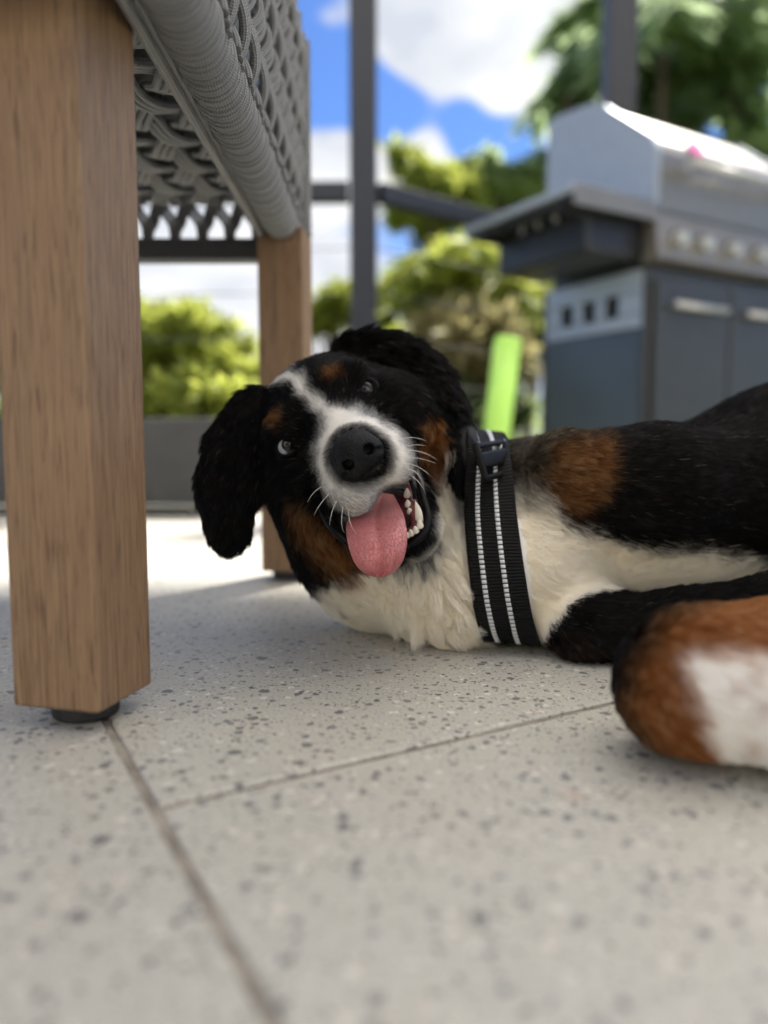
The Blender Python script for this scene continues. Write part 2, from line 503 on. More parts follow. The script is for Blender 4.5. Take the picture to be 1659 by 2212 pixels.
    weave(panel, (XR + .016, YF, ZR + .010), (0, 1, 0), (.03, 0, 1), (1, 0, -.03), YB - YF + .010, .215, .044, .0034, .60, .0066, .0, .0062, (-1, 0, 1))
    for x in (XR + .017,):                     # rope-wrapped rear corner
        n = int(.23 / .0058 * 16); k = np.arange(n); th = k * 2 * np.pi / 16
        path = np.stack([x + .013 * np.cos(th), YB + .022 + .013 * np.sin(th), ZR + .004 + k / 16 * .0058], 1)
        v, f, uv = tube(path, .0031, 6, False)
        props(new_obj('rope_wrapping', mesh_np('rope_wrapping', v, f, uv), M_ROPE, root, True), kind='stuff')
    seat = new_obj('seat', box_mesh('seat', ((XR + XL) / 2, (YF + YB) / 2, .492), (XR - XL - .05, YB - YF - .03, .03), None, .01), M_FRAME, root)
    weave(seat, (XR - .022, YF + .01, .442), (-1, 0, 0), (0, 1, .02), (0, -.02, 1), XR - XL - .04, YB - YF - .02, .046, .0036, .62, .0070, .0, .0055, (-1, 0, 1))
    back = new_obj('backrest', box_mesh('backrest', ((XR + XL) / 2, YB + .012, .80), (XR - XL, .024, .024), None, .005), M_FRAME, root)
    weave(back, (XR, YB + .012, .408), (-1, 0, 0), (0, .08, 1), (0, -1, .08), XR - XL, .385, .0335, .0037, .62, .0036, .022, .0045)
    for x in (XR, XL):
        new_obj('rear_upright', cyl_mesh('rear_upright', (x, YB + .012, .39), (x, YB + .045, .81), .013), M_FRAME, root, True)
    return root
make_chair()

# ------------------------------------------------------------------ posts, rail, glass
M_POST = mat_plain('slate_powder_coat', (.010, .014, .026), .5, var=.08, scale=40)
def post(name, px0, px1, D, ztop, label):
    a = P(px0, 900, D); b = P(px1, 900, D)
    w = b[0] - a[0]; c = (a[0] + b[0]) / 2
    root = empty(name, (c, D + w / 2, -.003), label, 'post', 'roof posts at the terrace edge')
    new_obj('shaft', box_mesh('shaft', (c, D + w / 2, ztop / 2 + .006), (w, w, ztop - .012), None, .004), M_POST, root)
    new_obj('base_plate', box_mesh('base_plate', (c, D + w / 2, .005), (w * 2, w * 2, .010), None, .002), M_POST, root)
    for sx in (-1, 1):
        for sy in (-1, 1):
            x = c + sx * w * .75; y = D + w / 2 + sy * w * .75
            new_obj('anchor_bolt', cyl_mesh('anchor_bolt', (x, y, .0102), (x, y, .022), .008, .008, 6), M_POST, root)
    return c, D + w / 2, w
p1 = post('roof_post', 757, 815, 2.48, 2.66, 'dark slate square roof post rising behind the dog\'s head')
p2 = post('roof_post', 1296, 1356, 2.95, 2.66, 'dark slate square roof post standing behind the barbecue')
def rail(ax, ay, bx, by, zt, label, glass=True):
    root = empty('balustrade', (ax, ay, -.003), label, 'balustrade', 'balustrade sections along the terrace edge')
    d = Vector((bx - ax, by - ay, 0)); c = Vector(((ax + bx) / 2, (ay + by) / 2, 0))
    R = d.to_track_quat('Y', 'Z').to_matrix()
    new_obj('handrail', box_mesh('handrail', c + Vector((0, 0, zt - .03)), (.05, d.length - .004, .06), R, .004), M_POST, root)
    new_obj('bottom_rail', box_mesh('bottom_rail', c + Vector((0, 0, .05)), (.04, d.length - .004, .05), R, .004), M_POST, root)
    for k in range(1, 6):
        z = .075 + (zt - .06 - .075) * k / 6
        new_obj('cable', cyl_mesh('cable', (ax, ay, z), (bx, by, z), .0018, .0018, 8), M_POST, root, True)
RZ = .165 + (960 - 412) / 1640 * 2.5
x1, y1, w1 = p1
rail(x1 + w1 / 2 + .003, y1, .62, 3.02, RZ, 'dark handrail with thin cables running from the post to behind the barbecue')
rail(x1 - w1 / 2 - .003, y1, -2.2, y1 + .02, RZ, 'dark handrail with thin cables running behind the chair and planter')

# ------------------------------------------------------------------ roof over the terrace (unseen, shades it; opal and sized for soft light)
def mat_roof():
    t = NT('opal_roof_sheet')
    df = t.n('ShaderNodeBsdfDiffuse', {'Color': (.80, .78, .74, 1)})
    tl = t.n('ShaderNodeBsdfTranslucent', {'Color': (.86, .82, .75, 1)})
    ms = t.n('ShaderNodeMixShader', {0: .78, 1: df.outputs[0], 2: tl.outputs[0]})
    t.l(ms.outputs[0], t.out.inputs['Surface'])
    return t.m
M_ROOF = mat_roof()
roof = empty('patio_roof', (0, 0, 2.66), 'unseen opal white translucent patio roof shading the terrace from above', 'roof')
sheet_me = mesh_np('roof_sheet', [(-1.3, -.7, 2.712), (3.2, -.7, 2.712), (3.2, 2.58, 2.712), (-1.3, 2.58, 2.712)], [[0, 1, 2, 3]])
new_obj('roof_sheet', sheet_me, M_ROOF, roof)
for y in (-.62, p1[1]):
    new_obj('beam', box_mesh('beam', (.95, y, 2.685), (4.4, .09, .045), None, .005), M_POST, roof)

# ------------------------------------------------------------------ planter
M_PLANTER = mat_plain('dark_grey_fibre_cement', (.050, .050, .050), .7, var=.2, scale=14, bump=.002)
M_SOIL = mat_plain('potting_soil', (.045, .030, .020), .95, var=.4, scale=80, bump=.006)
def planter(x0, x1, y0, y1, h, label):
    root = empty('planter_trough', ((x0 + x1) / 2, (y0 + y1) / 2, -.001), label, 'planter')
    t = .03; ym = (y0 + y1) / 2; xm = (x0 + x1) / 2
    new_obj('front_panel', box_mesh('front_panel', (xm, y0 + t / 2, h / 2 + .012), (x1 - x0, t, h - .024), None, .006), M_PLANTER, root)
    new_obj('back_panel', box_mesh('back_panel', (xm, y1 - t / 2, h / 2 + .012), (x1 - x0, t, h - .024), None, .006), M_PLANTER, root)
    for x in (x0 + t / 2, x1 - t / 2):
        new_obj('end_panel', box_mesh('end_panel', (x, ym, h / 2 + .012), (t, y1 - y0 - 2 * t - .004, h - .026), None, .006), M_PLANTER, root)
    new_obj('soil', box_mesh('soil', (xm, ym, h - .05), (x1 - x0 - 2 * t - .004, y1 - y0 - 2 * t - .004, .02)), M_SOIL, root)
    for x in (x0 + .12, x1 - .12):
        new_obj('foot', box_mesh('foot', (x, ym, .0062), (.08, y1 - y0 - .06, .0116)), M_RUBBER, root)
PY0 = 1.76
planter(-1.62, -.30, PY0, PY0 + .30, .225, 'long dark grey planter trough standing on the pavers behind the chair')

# ------------------------------------------------------------------ vegetation
def mat_leaf(name, c1, c2, trans=.45, sc=6):
    t = NT(name)
    rn = t.n('ShaderNodeAttribute', attribute_name='tint').outputs['Fac']
    c = t.ramp(rn, [(0, c1), (1, c2)])
    t.set(Base_Color=c, Roughness=.5, Specular_IOR_Level=.35)
    tl = t.n('ShaderNodeBsdfTranslucent', {'Color': t.mix(.5, c, tuple(min(1, x * 1.5) for x in c2))})
    ms = t.n('ShaderNodeMixShader', {0: trans, 1: t.b.outputs[0], 2: tl.outputs[0]})
    t.l(ms.outputs[0], t.out.inputs['Surface'])
    return t.m
LEAF_LIME = mat_leaf('lime_leaf', (.19, .25, .035), (.40, .43, .09), .62)
LEAF_MID = mat_leaf('green_leaf', (.18, .25, .07), (.36, .42, .15), .75)  # haze put into the colour as a lighter green
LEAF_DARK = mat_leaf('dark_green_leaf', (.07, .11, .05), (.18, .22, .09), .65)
LEAF_GREY = mat_leaf('grey_green_leaf', (.20, .28, .16), (.36, .44, .25), .8)  # lightened to stand in for haze over the trees
LEAF_DRY = mat_leaf('dry_straw_leaf', (.19, .17, .07), (.38, .34, .16), .45)
M_BARK = mat_plain('bark', (.13, .10, .075), .9, var=.4, scale=30, bump=.01)
def leaves_mesh(name, centers, size, droop=.3, long=2.2, seed=0, dirs=None):
    r = np.random.default_rng(seed); n = len(centers)
    d = r.normal(size=(n, 3)) if dirs is None else dirs + r.normal(size=(n, 3)) * .35
    d[:, 2] -= droop; d /= np.linalg.norm(d, axis=1)[:, None]
    s = np.cross(d, r.normal(size=(n, 3))); s /= np.linalg.norm(s, axis=1)[:, None] + 1e-9
    nn = np.cross(d, s)
    ln = size * long * r.uniform(.6, 1.3, n)[:, None]; wd = size * r.uniform(.35, .6, n)[:, None]
    v = np.stack([centers, centers + d * ln * .5 + s * wd + nn * wd * .3, centers + d * ln - nn * ln * .12, centers + d * ln * .5 - s * wd + nn * wd * .3], 1).reshape(-1, 3)
    q = np.arange(n)[:, None] * 4
    f = np.concatenate([q + [0, 1, 2], q + [0, 2, 3]], 1).reshape(-1, 3)
    me = mesh_np(name, v, f)
    at = me.attributes.new('tint', 'FLOAT', 'FACE')
    at.data.foreach_set('value', np.repeat(np.clip(r.normal(.5, .28, n), 0, 1), 2).astype(np.float32))
    return me
def tree(name, label, cat, base, trunk_h, trunk_r, blobs, nleaf, leaf, mat, group=None, seed=1, droop=.3, long=2.2):
    """blobs: crown clumps (x,y,z,rx,ry,rz) in world metres; limbs run from the trunk to each clump"""
    r = np.random.default_rng(seed)
    base = np.asarray(base, float)
    root = empty(name, tuple(base), label, cat, group)
    B = np.asarray(blobs, float)
    top = base + [0, 0, trunk_h]
    parts = []
    k = np.linspace(0, 1, 10)[:, None]
    path = base + (top - base) * k + np.concatenate([np.sin(k * 5 + seed) * trunk_r * .8, np.cos(k * 4) * trunk_r * .6, 0 * k], 1) * k
    parts.append(tube(path, trunk_r * (1 - .45 * k[:, 0]), 8))
    for b in B:
        st = base + (top - base) * r.uniform(.45, 1)
        mid = (st + b[:3]) / 2 + r.normal(size=3) * trunk_r
        kk = np.linspace(0, 1, 7)[:, None]
        pth = (1 - kk) ** 2 * st + 2 * kk * (1 - kk) * mid + kk ** 2 * b[:3]
        parts.append(tube(pth, trunk_r * .45 * (1 - .75 * kk[:, 0]), 6))
    v, f, uv = join_vf(parts)
    new_obj('trunk', mesh_np('trunk', v, f, uv), M_BARK, root, True)
    vol = B[:, 3] * B[:, 4] * B[:, 5]; vol = vol / vol.sum()
    cs = []
    for b, w in zip(B, vol):
        m = int(nleaf * w)
        nc = max(3, m // 45)                      # twigs: leaves bunch along them, gaps between
        cd = r.normal(size=(nc, 3)); cd /= np.linalg.norm(cd, axis=1)[:, None]
        cc = cd * (r.uniform(.25, 1, nc) ** .5)[:, None]
        pick = r.integers(0, nc, m)
        pts = cc[pick] + r.normal(size=(m, 3)) * .13
        cs.append(b[:3] + pts * b[3:6])
    c = np.concatenate(cs)
    new_obj('crown', leaves_mesh('crown', c, leaf, droop, long, seed + 5), mat, root)
    return root
def blobs_at(px, py, D, w_px, h_px, n, seed, depth=.7):
    r = np.random.default_rng(seed)
    c = P(px, py, D); s = D / FPX
    out = []
    for i in range(int(n * 1.9)):
        o = r.normal(size=3); o /= np.linalg.norm(o); o *= r.uniform(.2, .95)
        q = c + o * np.array([w_px * s / 2, w_px * s / 2 * depth, h_px * s / 2])
        k = r.uniform(.20, .40)
        out.append((*q, w_px * s / 2 * k, w_px * s / 2 * k * depth, h_px * s / 2 * k))
    return out
GZ = -.55
def bush(name, label, cat, px, py, D, w, h, n, nleaf, leaf, mat, group=None, seed=1, **k):
    c = P(px, py, D); s = D / FPX
    tree(name, label, cat, (c[0], c[1], GZ), max(.2, c[2] - GZ), .02 + .012 * D / 3, blobs_at(px, py, D, w, h, n, seed), nleaf, leaf, mat, group, seed, **k)
GRP = 'trees and shrubs beyond the balustrade'
bush('garden_shrub', 'rounded bright green shrub between the post and the barbecue', 'shrub', 975, 680, 4.4, 400, 280, 12, 9000, .035, LEAF_LIME, GRP, 3)
bush('garden_tree', 'yellow-lime tree top above the rail beside the post', 'tree', 925, 430, 6.5, 230, 190, 9, 5000, .06, LEAF_LIME, GRP, 4)
bush('garden_shrub', 'olive shrub half hidden under the barbecue shelf', 'shrub', 1140, 640, 5.0, 220, 240, 8, 4000, .045, LEAF_MID, GRP, 5)
bush('garden_shrub', 'straw coloured dry grass clump low beside the lime post', 'shrub', 985, 790, 3.5, 260, 210, 9, 6000, .03, LEAF_DRY, GRP, 6, long=4.5)
bush('garden_shrub', 'dark green shrub at the foot of the dry grass', 'shrub', 980, 890, 3.25, 260, 130, 7, 3000, .03, LEAF_DARK, GRP, 16)
bush('garden_tree', 'pale green tree in the gap between rail and barbecue hood', 'tree', 1110, 420, 8.0, 190, 190, 8, 1700, .09, LEAF_GREY, GRP, 7)
bush('garden_tree', 'tall feathery grey-green tree behind the barbecue hood', 'tree', 1400, 200, 9.0, 330, 560, 12, 3000, .085, LEAF_GREY, GRP, 8, droop=1.2, long=4.0)
bush('garden_tree', 'tall sparse pale green tree beyond the barbecue', 'tree', 1600, 190, 8.0, 300, 420, 10, 1500, .085, LEAF_GREY, GRP, 9, droop=.8, long=3)
bush('garden_tree', 'green spreading tree low behind the barbecue hood', 'tree', 1640, 400, 7.0, 320, 320, 10, 3600, .06, LEAF_MID, GRP, 10)
bush('garden_tree', 'slim dark tree rising just left of the rear post', 'tree', 1235, 190, 8.5, 110, 230, 7, 900, .075, LEAF_GREY, GRP, 11)
bush('garden_shrub', 'sunlit yellow-green shrub seen under the chair seat', 'shrub', 380, 800, 3.9, 380, 240, 11, 7000, .04, LEAF_LIME, GRP, 12)
bush('garden_shrub', 'green shrub seen between the rear chair leg and the dog', 'shrub', 530, 840, 3.6, 280, 190, 9, 5000, .035, LEAF_LIME, GRP, 13)
bush('garden_shrub', 'lime shrub left of the near chair leg', 'shrub', 60, 830, 3.8, 330, 230, 8, 3600, .04, LEAF_LIME, GRP, 14)
bush('garden_shrub', 'pale shrub between the rear chair leg and the post', 'shrub', 715, 690, 4.6, 130, 190, 6, 1500, .04, LEAF_LIME, GRP, 15)
def palm(label, px, py, D, R, nf, mat, seed):
    r = np.random.default_rng(seed); c = P(px, py, D)
    root = empty('palm', (c[0], c[1], GZ), label, 'palm', GRP)
    k = np.linspace(0, 1, 9)[:, None]
    base = np.array([c[0], c[1], GZ])
    v, f, uv = tube(base + (c - base) * k + np.concatenate([np.sin(k * 3) * .04, 0 * k, 0 * k], 1), .075 - .02 * k[:, 0], 8)
    new_obj('trunk', mesh_np('trunk', v, f, uv), M_BARK, root, True)
    for i in range(nf):
        az = i / nf * 6.28 + r.uniform(-.2, .2); el = r.uniform(.2, 1.2); L_ = R * r.uniform(.8, 1.15)
        s = np.linspace(0, 1, 22)
        hx = L_ * s * math.cos(el * .7); hz = L_ * (s * math.sin(el) - .75 * s ** 2.2)
        arc = c + np.stack([hx * math.cos(az), hx * math.sin(az), hz], 1)
        tg = np.gradient(arc, axis=0); tg /= np.linalg.norm(tg, axis=1)[:, None]
        side = np.cross(tg, [0, 0, 1.0]); side /= np.linalg.norm(side, axis=1)[:, None] + 1e-9
        cs, ds = [], []
        for sg in (-1, 1):
            for q in range(3):
                cs.append(arc[2:] + tg[2:] * r.uniform(-.02, .02)); ds.append(side[2:] * sg + tg[2:] * .6 - [0, 0, .35])
        fr = new_obj('frond', leaves_mesh('frond', np.concatenate(cs), R * .055, .1, 5.5, seed + i, np.concatenate(ds) * 1.6), mat, root)
palm('arching lime green palm between the post and the barbecue', 1000, 640, 4.0, .62, 15, LEAF_LIME, 41)
palm('feathery grey-green palm behind the barbecue hood', 1430, 120, 8.0, 1.5, 16, LEAF_GREY, 43)
palm('pale green palm showing over the rail beside the barbecue shelf', 1080, 400, 7.0, .7, 13, LEAF_MID, 47)
# distant hedge line so that the horizon is closed
hr = np.random.default_rng(5)
hc = []
for i in range(90):
    x = -40 + i * 1.1; y = 26 + hr.uniform(-2, 6)
    hc.append(np.array([x, y, hr.uniform(-.3, 1.3)]) + hr.normal(size=(160, 3)) * [.9, .9, .75])
far = new_obj('far_woodland', leaves_mesh('far_woodland', np.concatenate(hc), .22, .2, 2, 77), LEAF_MID)
props(far, 'far belt of green woodland along the horizon', 'woodland', kind='stuff')
# plants in the planter
for i, (x, hgt, m, lb) in enumerate(((-1.25, .16, LEAF_LIME, 'lime leafy plant in the planter trough left of the chair leg'),
                                 (-.86, .15, LEAF_MID, 'green leafy plant in the middle of the planter trough'),
                                 (-.47, .13, LEAF_LIME, 'small yellow-green plant at the end of the planter trough'))):
    b = [(x + random.uniform(-.13, .13), PY0 + .15 + random.uniform(-.05, .05), .20 + hgt * random.uniform(.3, .8), .07, .06, .05) for _ in range(6)]
    tree('potted_plant', lb, 'plant', (x, PY0 + .15, .186), .08, .008, b, 700, .02, m, 'plants in the planter trough', 30 + i)

# weathered rock / log in the garden
def rock(name, label, cat, c, r, mat, seed):
    rr = np.random.default_rng(seed)
    bm = bmesh.new(); bmesh.ops.create_icosphere(bm, subdivisions=3, radius=1)
    k = rr.normal(size=(5, 3)) * 2.2
    for v in bm.verts:
        p = np.array(v.co); s = 1 + .12 * sum(math.sin(p @ a + i) for i, a in enumerate(k)) / 2
        v.co = Vector(p * s * np.array(r)) + Vector(c)
    me = bpy.data.meshes.new(name); bm.to_mesh(me); bm.free()
    o = new_obj(name, me, mat, None, True)
    return props(o, label, cat)
M_ROCK = mat_plain('sandstone', (.33, .28, .22), .85, var=.25, scale=12, bump=.01)
c = P(1005, 850, 3.05)
rock('garden_rock', 'pale sandstone boulder among the shrubs left of the lime post', 'rock', (c[0], c[1], -.24), (.20, .16, .36), M_ROCK, 2)

# ------------------------------------------------------------------ lime post
M_LIME = mat_plain('lime_plastic', (.46, .80, .14), .45, var=.04, scale=8)
def lime():
    top = P(1098, 728, 2.05); bot = G(1075, 1088)
    bot[1] = 2.05; bot[2] = 0
    bot = np.array([P(1066, 1000, 2.05)[0] - .012, 2.06, 0.0])
    root = empty('lime_post', (bot[0], bot[1], -.001), 'bright lime green plastic play post standing beside the barbecue', 'play post')
    d = top - bot
    r = .036
    new_obj('tube', cyl_mesh('tube', bot + d * .045, top - d * .03, r, r, 28), M_LIME, root, True)
    new_obj('top_cap', cyl_mesh('top_cap', top - d * .0295, top, r * 1.03, r * .9, 28, .006), M_LIME, root)
    new_obj('base', cyl_mesh('base', bot + [0, 0, .001], bot + [0, 0, .028], .085, .07, 32, .006), M_LIME, root)
lime()

# ------------------------------------------------------------------ barbecue
def barbecue():
    zs = .93
    r0 = rayd(1237, 392); t = (zs - CAMH) / r0[2]; O = CAMP + r0 * t
    wv = Vector((.867, .497, 0)).normalized(); dv = Vector((-wv.y, wv.x, 0))
    R = Matrix((wv, dv, Vector((0, 0, 1)))).transposed()
    O = Vector((O[0], O[1], 0))
    def W(a, b, z):
        return O + wv * a + dv * b + Vector((0, 0, z))
    root = empty('gas_barbecue', tuple(W(.7, .3, -.001)), 'stainless steel gas barbecue with closed hood and folding side shelf', 'barbecue')
    steel = NT('brushed_steel'); pp = steel.tc('Object')
    nn = steel.noise(steel.mapping(pp, (4, 4, 300)), 1, 4)
    steel.set(Base_Color=steel.ramp(nn, [(.3, (.42, .42, .42)), (.7, (.56, .55, .53))]), Metallic=1.0, Roughness=.34)
    steel = steel.m
    alu = mat_plain('pale_cast_aluminium', (.36, .40, .45), .45, .55, .05, 30)
    dark = mat_plain('graphite_enamel', (.040, .042, .044), .36, .2, .1, 20)
    side = mat_plain('slate_steel_panel', (.085, .095, .103), .30, .65, .08, 6)
    black = mat_plain('black_enamel', (.012, .013, .016), .4, 0, .1, 20)
    pale = mat_plain('pale_knob', (.40, .41, .41), .35, .5, .05, 20)
    brown = mat_plain('warm_grey_steel', (.24, .225, .20), .36, .7, .06, 10)
    def bx(name, a0, a1, b0, b1, z0, z1, m, bev=.006, par=None):
        c = W((a0 + a1) / 2, (b0 + b1) / 2, (z0 + z1) / 2)
        return new_obj(name, box_mesh(name, c, (a1 - a0, b1 - b0, z1 - z0), R, bev), m, par or root)
    # cart
    bx('front_frame', .36, 1.14, .028, .05, .09, .735, dark)
    bx('rear_panel', .36, 1.14, .51, .53, .09, .735, dark)
    bx('side_panel', .362, .38, .052, .508, .09, .545, side, .003)
    vp = bx('vent_plate', .362, .38, .052, .508, .665, .735, alu, .003)  # pale tone carries the sky's reflection on the upper side
    bx('vent_plate_foot', .362, .38, .052, .508, .548, .592, alu, .002, vp)
    for b0, b1 in ((.052, .155), (.215, .262), (.322, .37), (.43, .508)):
        bx('vent_pillar', .3625, .3795, b0, b1, .5945, .6625, alu, .001, vp)
    bx('inner_panel', .40, .41, .052, .508, .55, .72, black, .002)
    bx('far_side_panel', 1.12, 1.138, .052, .508, .09, .735, side, .003)
    bx('floor_pan', .36, 1.14, .03, .53, .06, .088, dark)
    for a0, a1 in ((.385, .745), (.755, 1.115)):
        dr = bx('door', a0, a1, .008, .026, .11, .70, dark, .004)
        h = .615
        hd = new_obj('handle', cyl_mesh('handle', W(a0 + .05, -.022, h), W(a1 - .05, -.022, h), .011, .011, 16), pale, dr, True)
        for a in (a0 + .07, a1 - .07):
            new_obj('handle_stay', cyl_mesh('handle_stay', W(a, .008, h), W(a, -.018, h), .006, .006, 12), pale, dr, True)
    for a in (.42, 1.08):
        for b in (.08, .48):
            w = new_obj('caster', cyl_mesh('caster', W(a - .012, b, .029), W(a + .012, b, .029), .028, .028, 24, .004), black, root)
            new_obj('fork', box_mesh('fork', W(a, b, .052), (.034, .03, .014), R, .003), dark, w)
    # fire box and control panel
    bx('fire_box', .40, 1.10, .06, .52, .738, .905, dark)
    bm = bmesh.new()
    pr = [(.055, .742), (-.012, .755), (.008, .90), (.055, .905)]
    A = [bm.verts.new(W(.355, b, z)) for b, z in pr]; B = [bm.verts.new(W(1.145, b, z)) for b, z in pr]
    bm.faces.new(A); bm.faces.new(B[::-1])
    for i in range(4):
        bm.faces.new((A[i], B[i], B[(i + 1) % 4], A[(i + 1) % 4]))
    bmesh.ops.recalc_face_normals(bm, faces=bm.faces[:])
    bmesh.ops.bevel(bm, geom=bm.edges[:], offset=.004, segments=2, affect='EDGES')
    me = bpy.data.meshes.new('control_panel'); bm.to_mesh(me); bm.free()
    cp = new_obj('control_panel', me, brown, root)
    for a in (.45, .57, .72, .87, 1.02):
        k = new_obj('knob', cyl_mesh('knob', W(a, -.004, .822), W(a, -.042, .816), .026, .021, 24, .004), pale, cp)
        new_obj('bezel', cyl_mesh('bezel', W(a, .006, .8235), W(a, -.0035, .822), .033, .033, 28), dark, k, True)
    # hood: extruded profile, ends in pale casting
    prof = [(.035, .915), (.030, 1.10), (.055, 1.145), (.26, 1.31), (.31, 1.335), (.50, 1.355), (.53, 1.34), (.535, .915)]
    def extr(name, a0, a1, m, sc=1.0, par=None):
        cb = np.mean([p[0] for p in prof]); bm = bmesh.new()
        pf = [(cb + (b - cb) * sc, .915 + (z - .915) * sc) for b, z in prof]
        A = [bm.verts.new(W(a0, b, z)) for b, z in pf]; B = [bm.verts.new(W(a1, b, z)) for b, z in pf]
        bm.faces.new(A); bm.faces.new(B[::-1]); n = len(pf)
        for i in range(n):
            bm.faces.new((A[i], B[i], B[(i + 1) % n], A[(i + 1) % n]))
        bmesh.ops.recalc_face_normals(bm, faces=bm.faces[:])
        bmesh.ops.bevel(bm, geom=[e for e in bm.edges], offset=.005, segments=2, affect='EDGES')
        me = bpy.data.meshes.new(name); bm.to_mesh(me); bm.free()
        return new_obj(name, me, m, par or root)
    hood = extr('hood', .405, 1.095, brown)
    extr('hood_end', .375, .403, alu, 1.03, hood); extr('hood_end', 1.097, 1.125, alu, 1.03, hood)
    hb = new_obj('hood_handle', cyl_mesh('hood_handle', W(.47, -.035, 1.06), W(1.03, -.035, 1.06), .013, .013, 20), pale, hood, True)
    for a in (.50, 1.0):
        new_obj('handle_stay', cyl_mesh('handle_stay', W(a, .06, 1.06), W(a, -.03, 1.06), .008, .008, 12), pale, hb, True)
    new_obj('thermometer', cyl_mesh('thermometer', W(.60, .085, 1.135), W(.60, .050, 1.155), .034, .034, 28, .004), mat_plain('pink_dial', (.72, .16, .42), .4, 0, .05), hood)
    # side shelf with dark underside, brackets and tool hooks
    sh = bx('side_shelf', 0, .345, 0, .55, .905, .93, alu, .004)
    bx('shelf_front', .004, .352, -.006, -.001, .868, .928, brown, .002, sh)
    bx('shelf_underside', .012, .343, .012, .538, .885, .9035, black, .003, sh)
    bx('gas_burner_box', .12, .353, .06, .50, .762, .884, black, .01, sh)
    bx('bracket', .03, .357, .06, .08, .866, .884, black, .002, sh); bx('bracket', .03, .357, .47, .49, .866, .884, black, .002, sh)
    for b in (.16, .24, .32):
        new_obj('hook', cyl_mesh('hook', W(.08, b, .866), W(.08, b, .884), .006, .006, 10), pale, sh)
    far = bx('side_shelf', 1.155, 1.50, 0, .55, .905, .93, alu, .004)
    bx('shelf_front', 1.15, 1.496, -.006, -.001, .868, .928, brown, .002, far)
    return root
barbecue()

# ================================================================== the dog
def unit(v):
    return v / (np.linalg.norm(v) + 1e-12)
E0 = P(704, 900, .592)                       # between the eyes
Fv = unit(CAMP - E0)                         # face points at the camera
upc = np.array([0, SP, CPI])
Rv = np.array([.794, 0, 0]) + .608 * upc     # head rolled about 37 degrees
Rv = unit(Rv - Fv * (Rv @ Fv)); Uv = np.cross(Fv, Rv)
def Hd(u, w, f):
    return E0 + Rv * u + Uv * w + Fv * f
HM = np.stack([Rv, Uv, Fv], 1)               # head axes as columns
NOSE = P(771, 983, .512)
MOUTH = P(856, 1096, .548)
STEP = .0026
LO = np.array([-.235, .33, -.006]); HI = np.array([.64, .93, .285])
NXYZ = np.ceil((HI - LO) / STEP).astype(int) + 1
ax = [LO[i] + np.arange(NXYZ[i]) * STEP for i in range(3)]
FLD = np.full(NXYZ, .06, np.float32)
def region(lo, hi):
    a = np.clip(np.floor((lo - LO) / STEP).astype(int), 0, NXYZ - 1); b = np.clip(np.ceil((hi - LO) / STEP).astype(int) + 1, 1, NXYZ)
    sl = tuple(slice(a[i], b[i]) for i in range(3))
    g = np.meshgrid(*[ax[i][sl[i]].astype(np.float32) for i in range(3)], indexing='ij')
    return sl, np.stack(g, -1)
def smin(a, b, k):
    h = np.clip(.5 + .5 * (b - a) / k, 0, 1)
    return b + (a - b) * h - k * h * (1 - h)
def d_ell(p, c, r, R=None):
    q = p - np.asarray(c, np.float32)
    if R is not None:
        q = q @ R.astype(np.float32)
    r = np.asarray(r, np.float32)
    k0 = np.linalg.norm(q / r, axis=-1); k1 = np.linalg.norm(q / (r * r), axis=-1) + 1e-6
    return k0 * (k0 - 1) / k1
def d_cap(p, a, b, ra, rb):
    a = np.asarray(a, np.float32); b = np.asarray(b, np.float32)
    ba = b - a
    h = np.clip(((p - a) @ ba) / (ba @ ba), 0, 1)
    return np.linalg.norm(p - a - h[..., None] * ba, axis=-1) - (ra + (rb - ra) * h)
PAD = .035
def ell(c, r, k=.02, R=None, sub=False):
    c = np.asarray(c); m = max(r) + PAD
    sl, p = region(c - m, c + m)
    d = d_ell(p, c, r, R).astype(np.float32)
    FLD[sl] = -smin(-FLD[sl], d, k) if sub else smin(FLD[sl], d, k)
def cap(a, b, ra, rb, k=.02):
    a, b = np.asarray(a), np.asarray(b); m = max(ra, rb) + PAD
    sl, p = region(np.minimum(a, b) - m, np.maximum(a, b) + m)
    FLD[sl] = smin(FLD[sl], d_cap(p, a, b, ra, rb).astype(np.float32), k)
def chain(pts, rs, k=.015):
    for i in range(len(pts) - 1):
        cap(pts[i], pts[i + 1], rs[i], rs[i + 1], k)

# trunk, lying on its side with the breast to the camera
ell((.100, .705, .080), (.100, .105, .080), .03)
ell((.235, .735, .090), (.155, .115, .088), .05)
ell((.430, .770, .090), (.150, .105, .084), .05)
ell((.500, .745, .120), (.120, .090, .085), .05)          # thigh, upper
chain([(.50, .72, .12), (.56, .60, .06), (.60, .66, .035)], [.06, .035, .02], .03)
ell((.105, .625, .055), (.055, .045, .05), .04)            # breast
# neck and throat
cap(Hd(0, -.012, -.095), (.075, .690, .085), .050, .072, .04)
ell((.000, .672, .060), (.062, .055, .055), .04)
ell((.055, .635, .040), (.05, .040, .037), .03)
# upper foreleg laid back along the ribs
chain([P(1225, 1040, .625), P(1420, 1048, .625), P(1640, 1050, .640), (.42, .66, .12)], [.040, .044, .042, .030], .022)
# lower foreleg on the ground
LOWER = [P(1275, 1380, .587), P(1480, 1388, .580), (.32, .57, .037)]
chain(LOWER, [.034, .035, .034], .022)
cap(LOWER[0] + np.array([0, .018, .002]), (.14, .660, .04), .032, .038, .025)
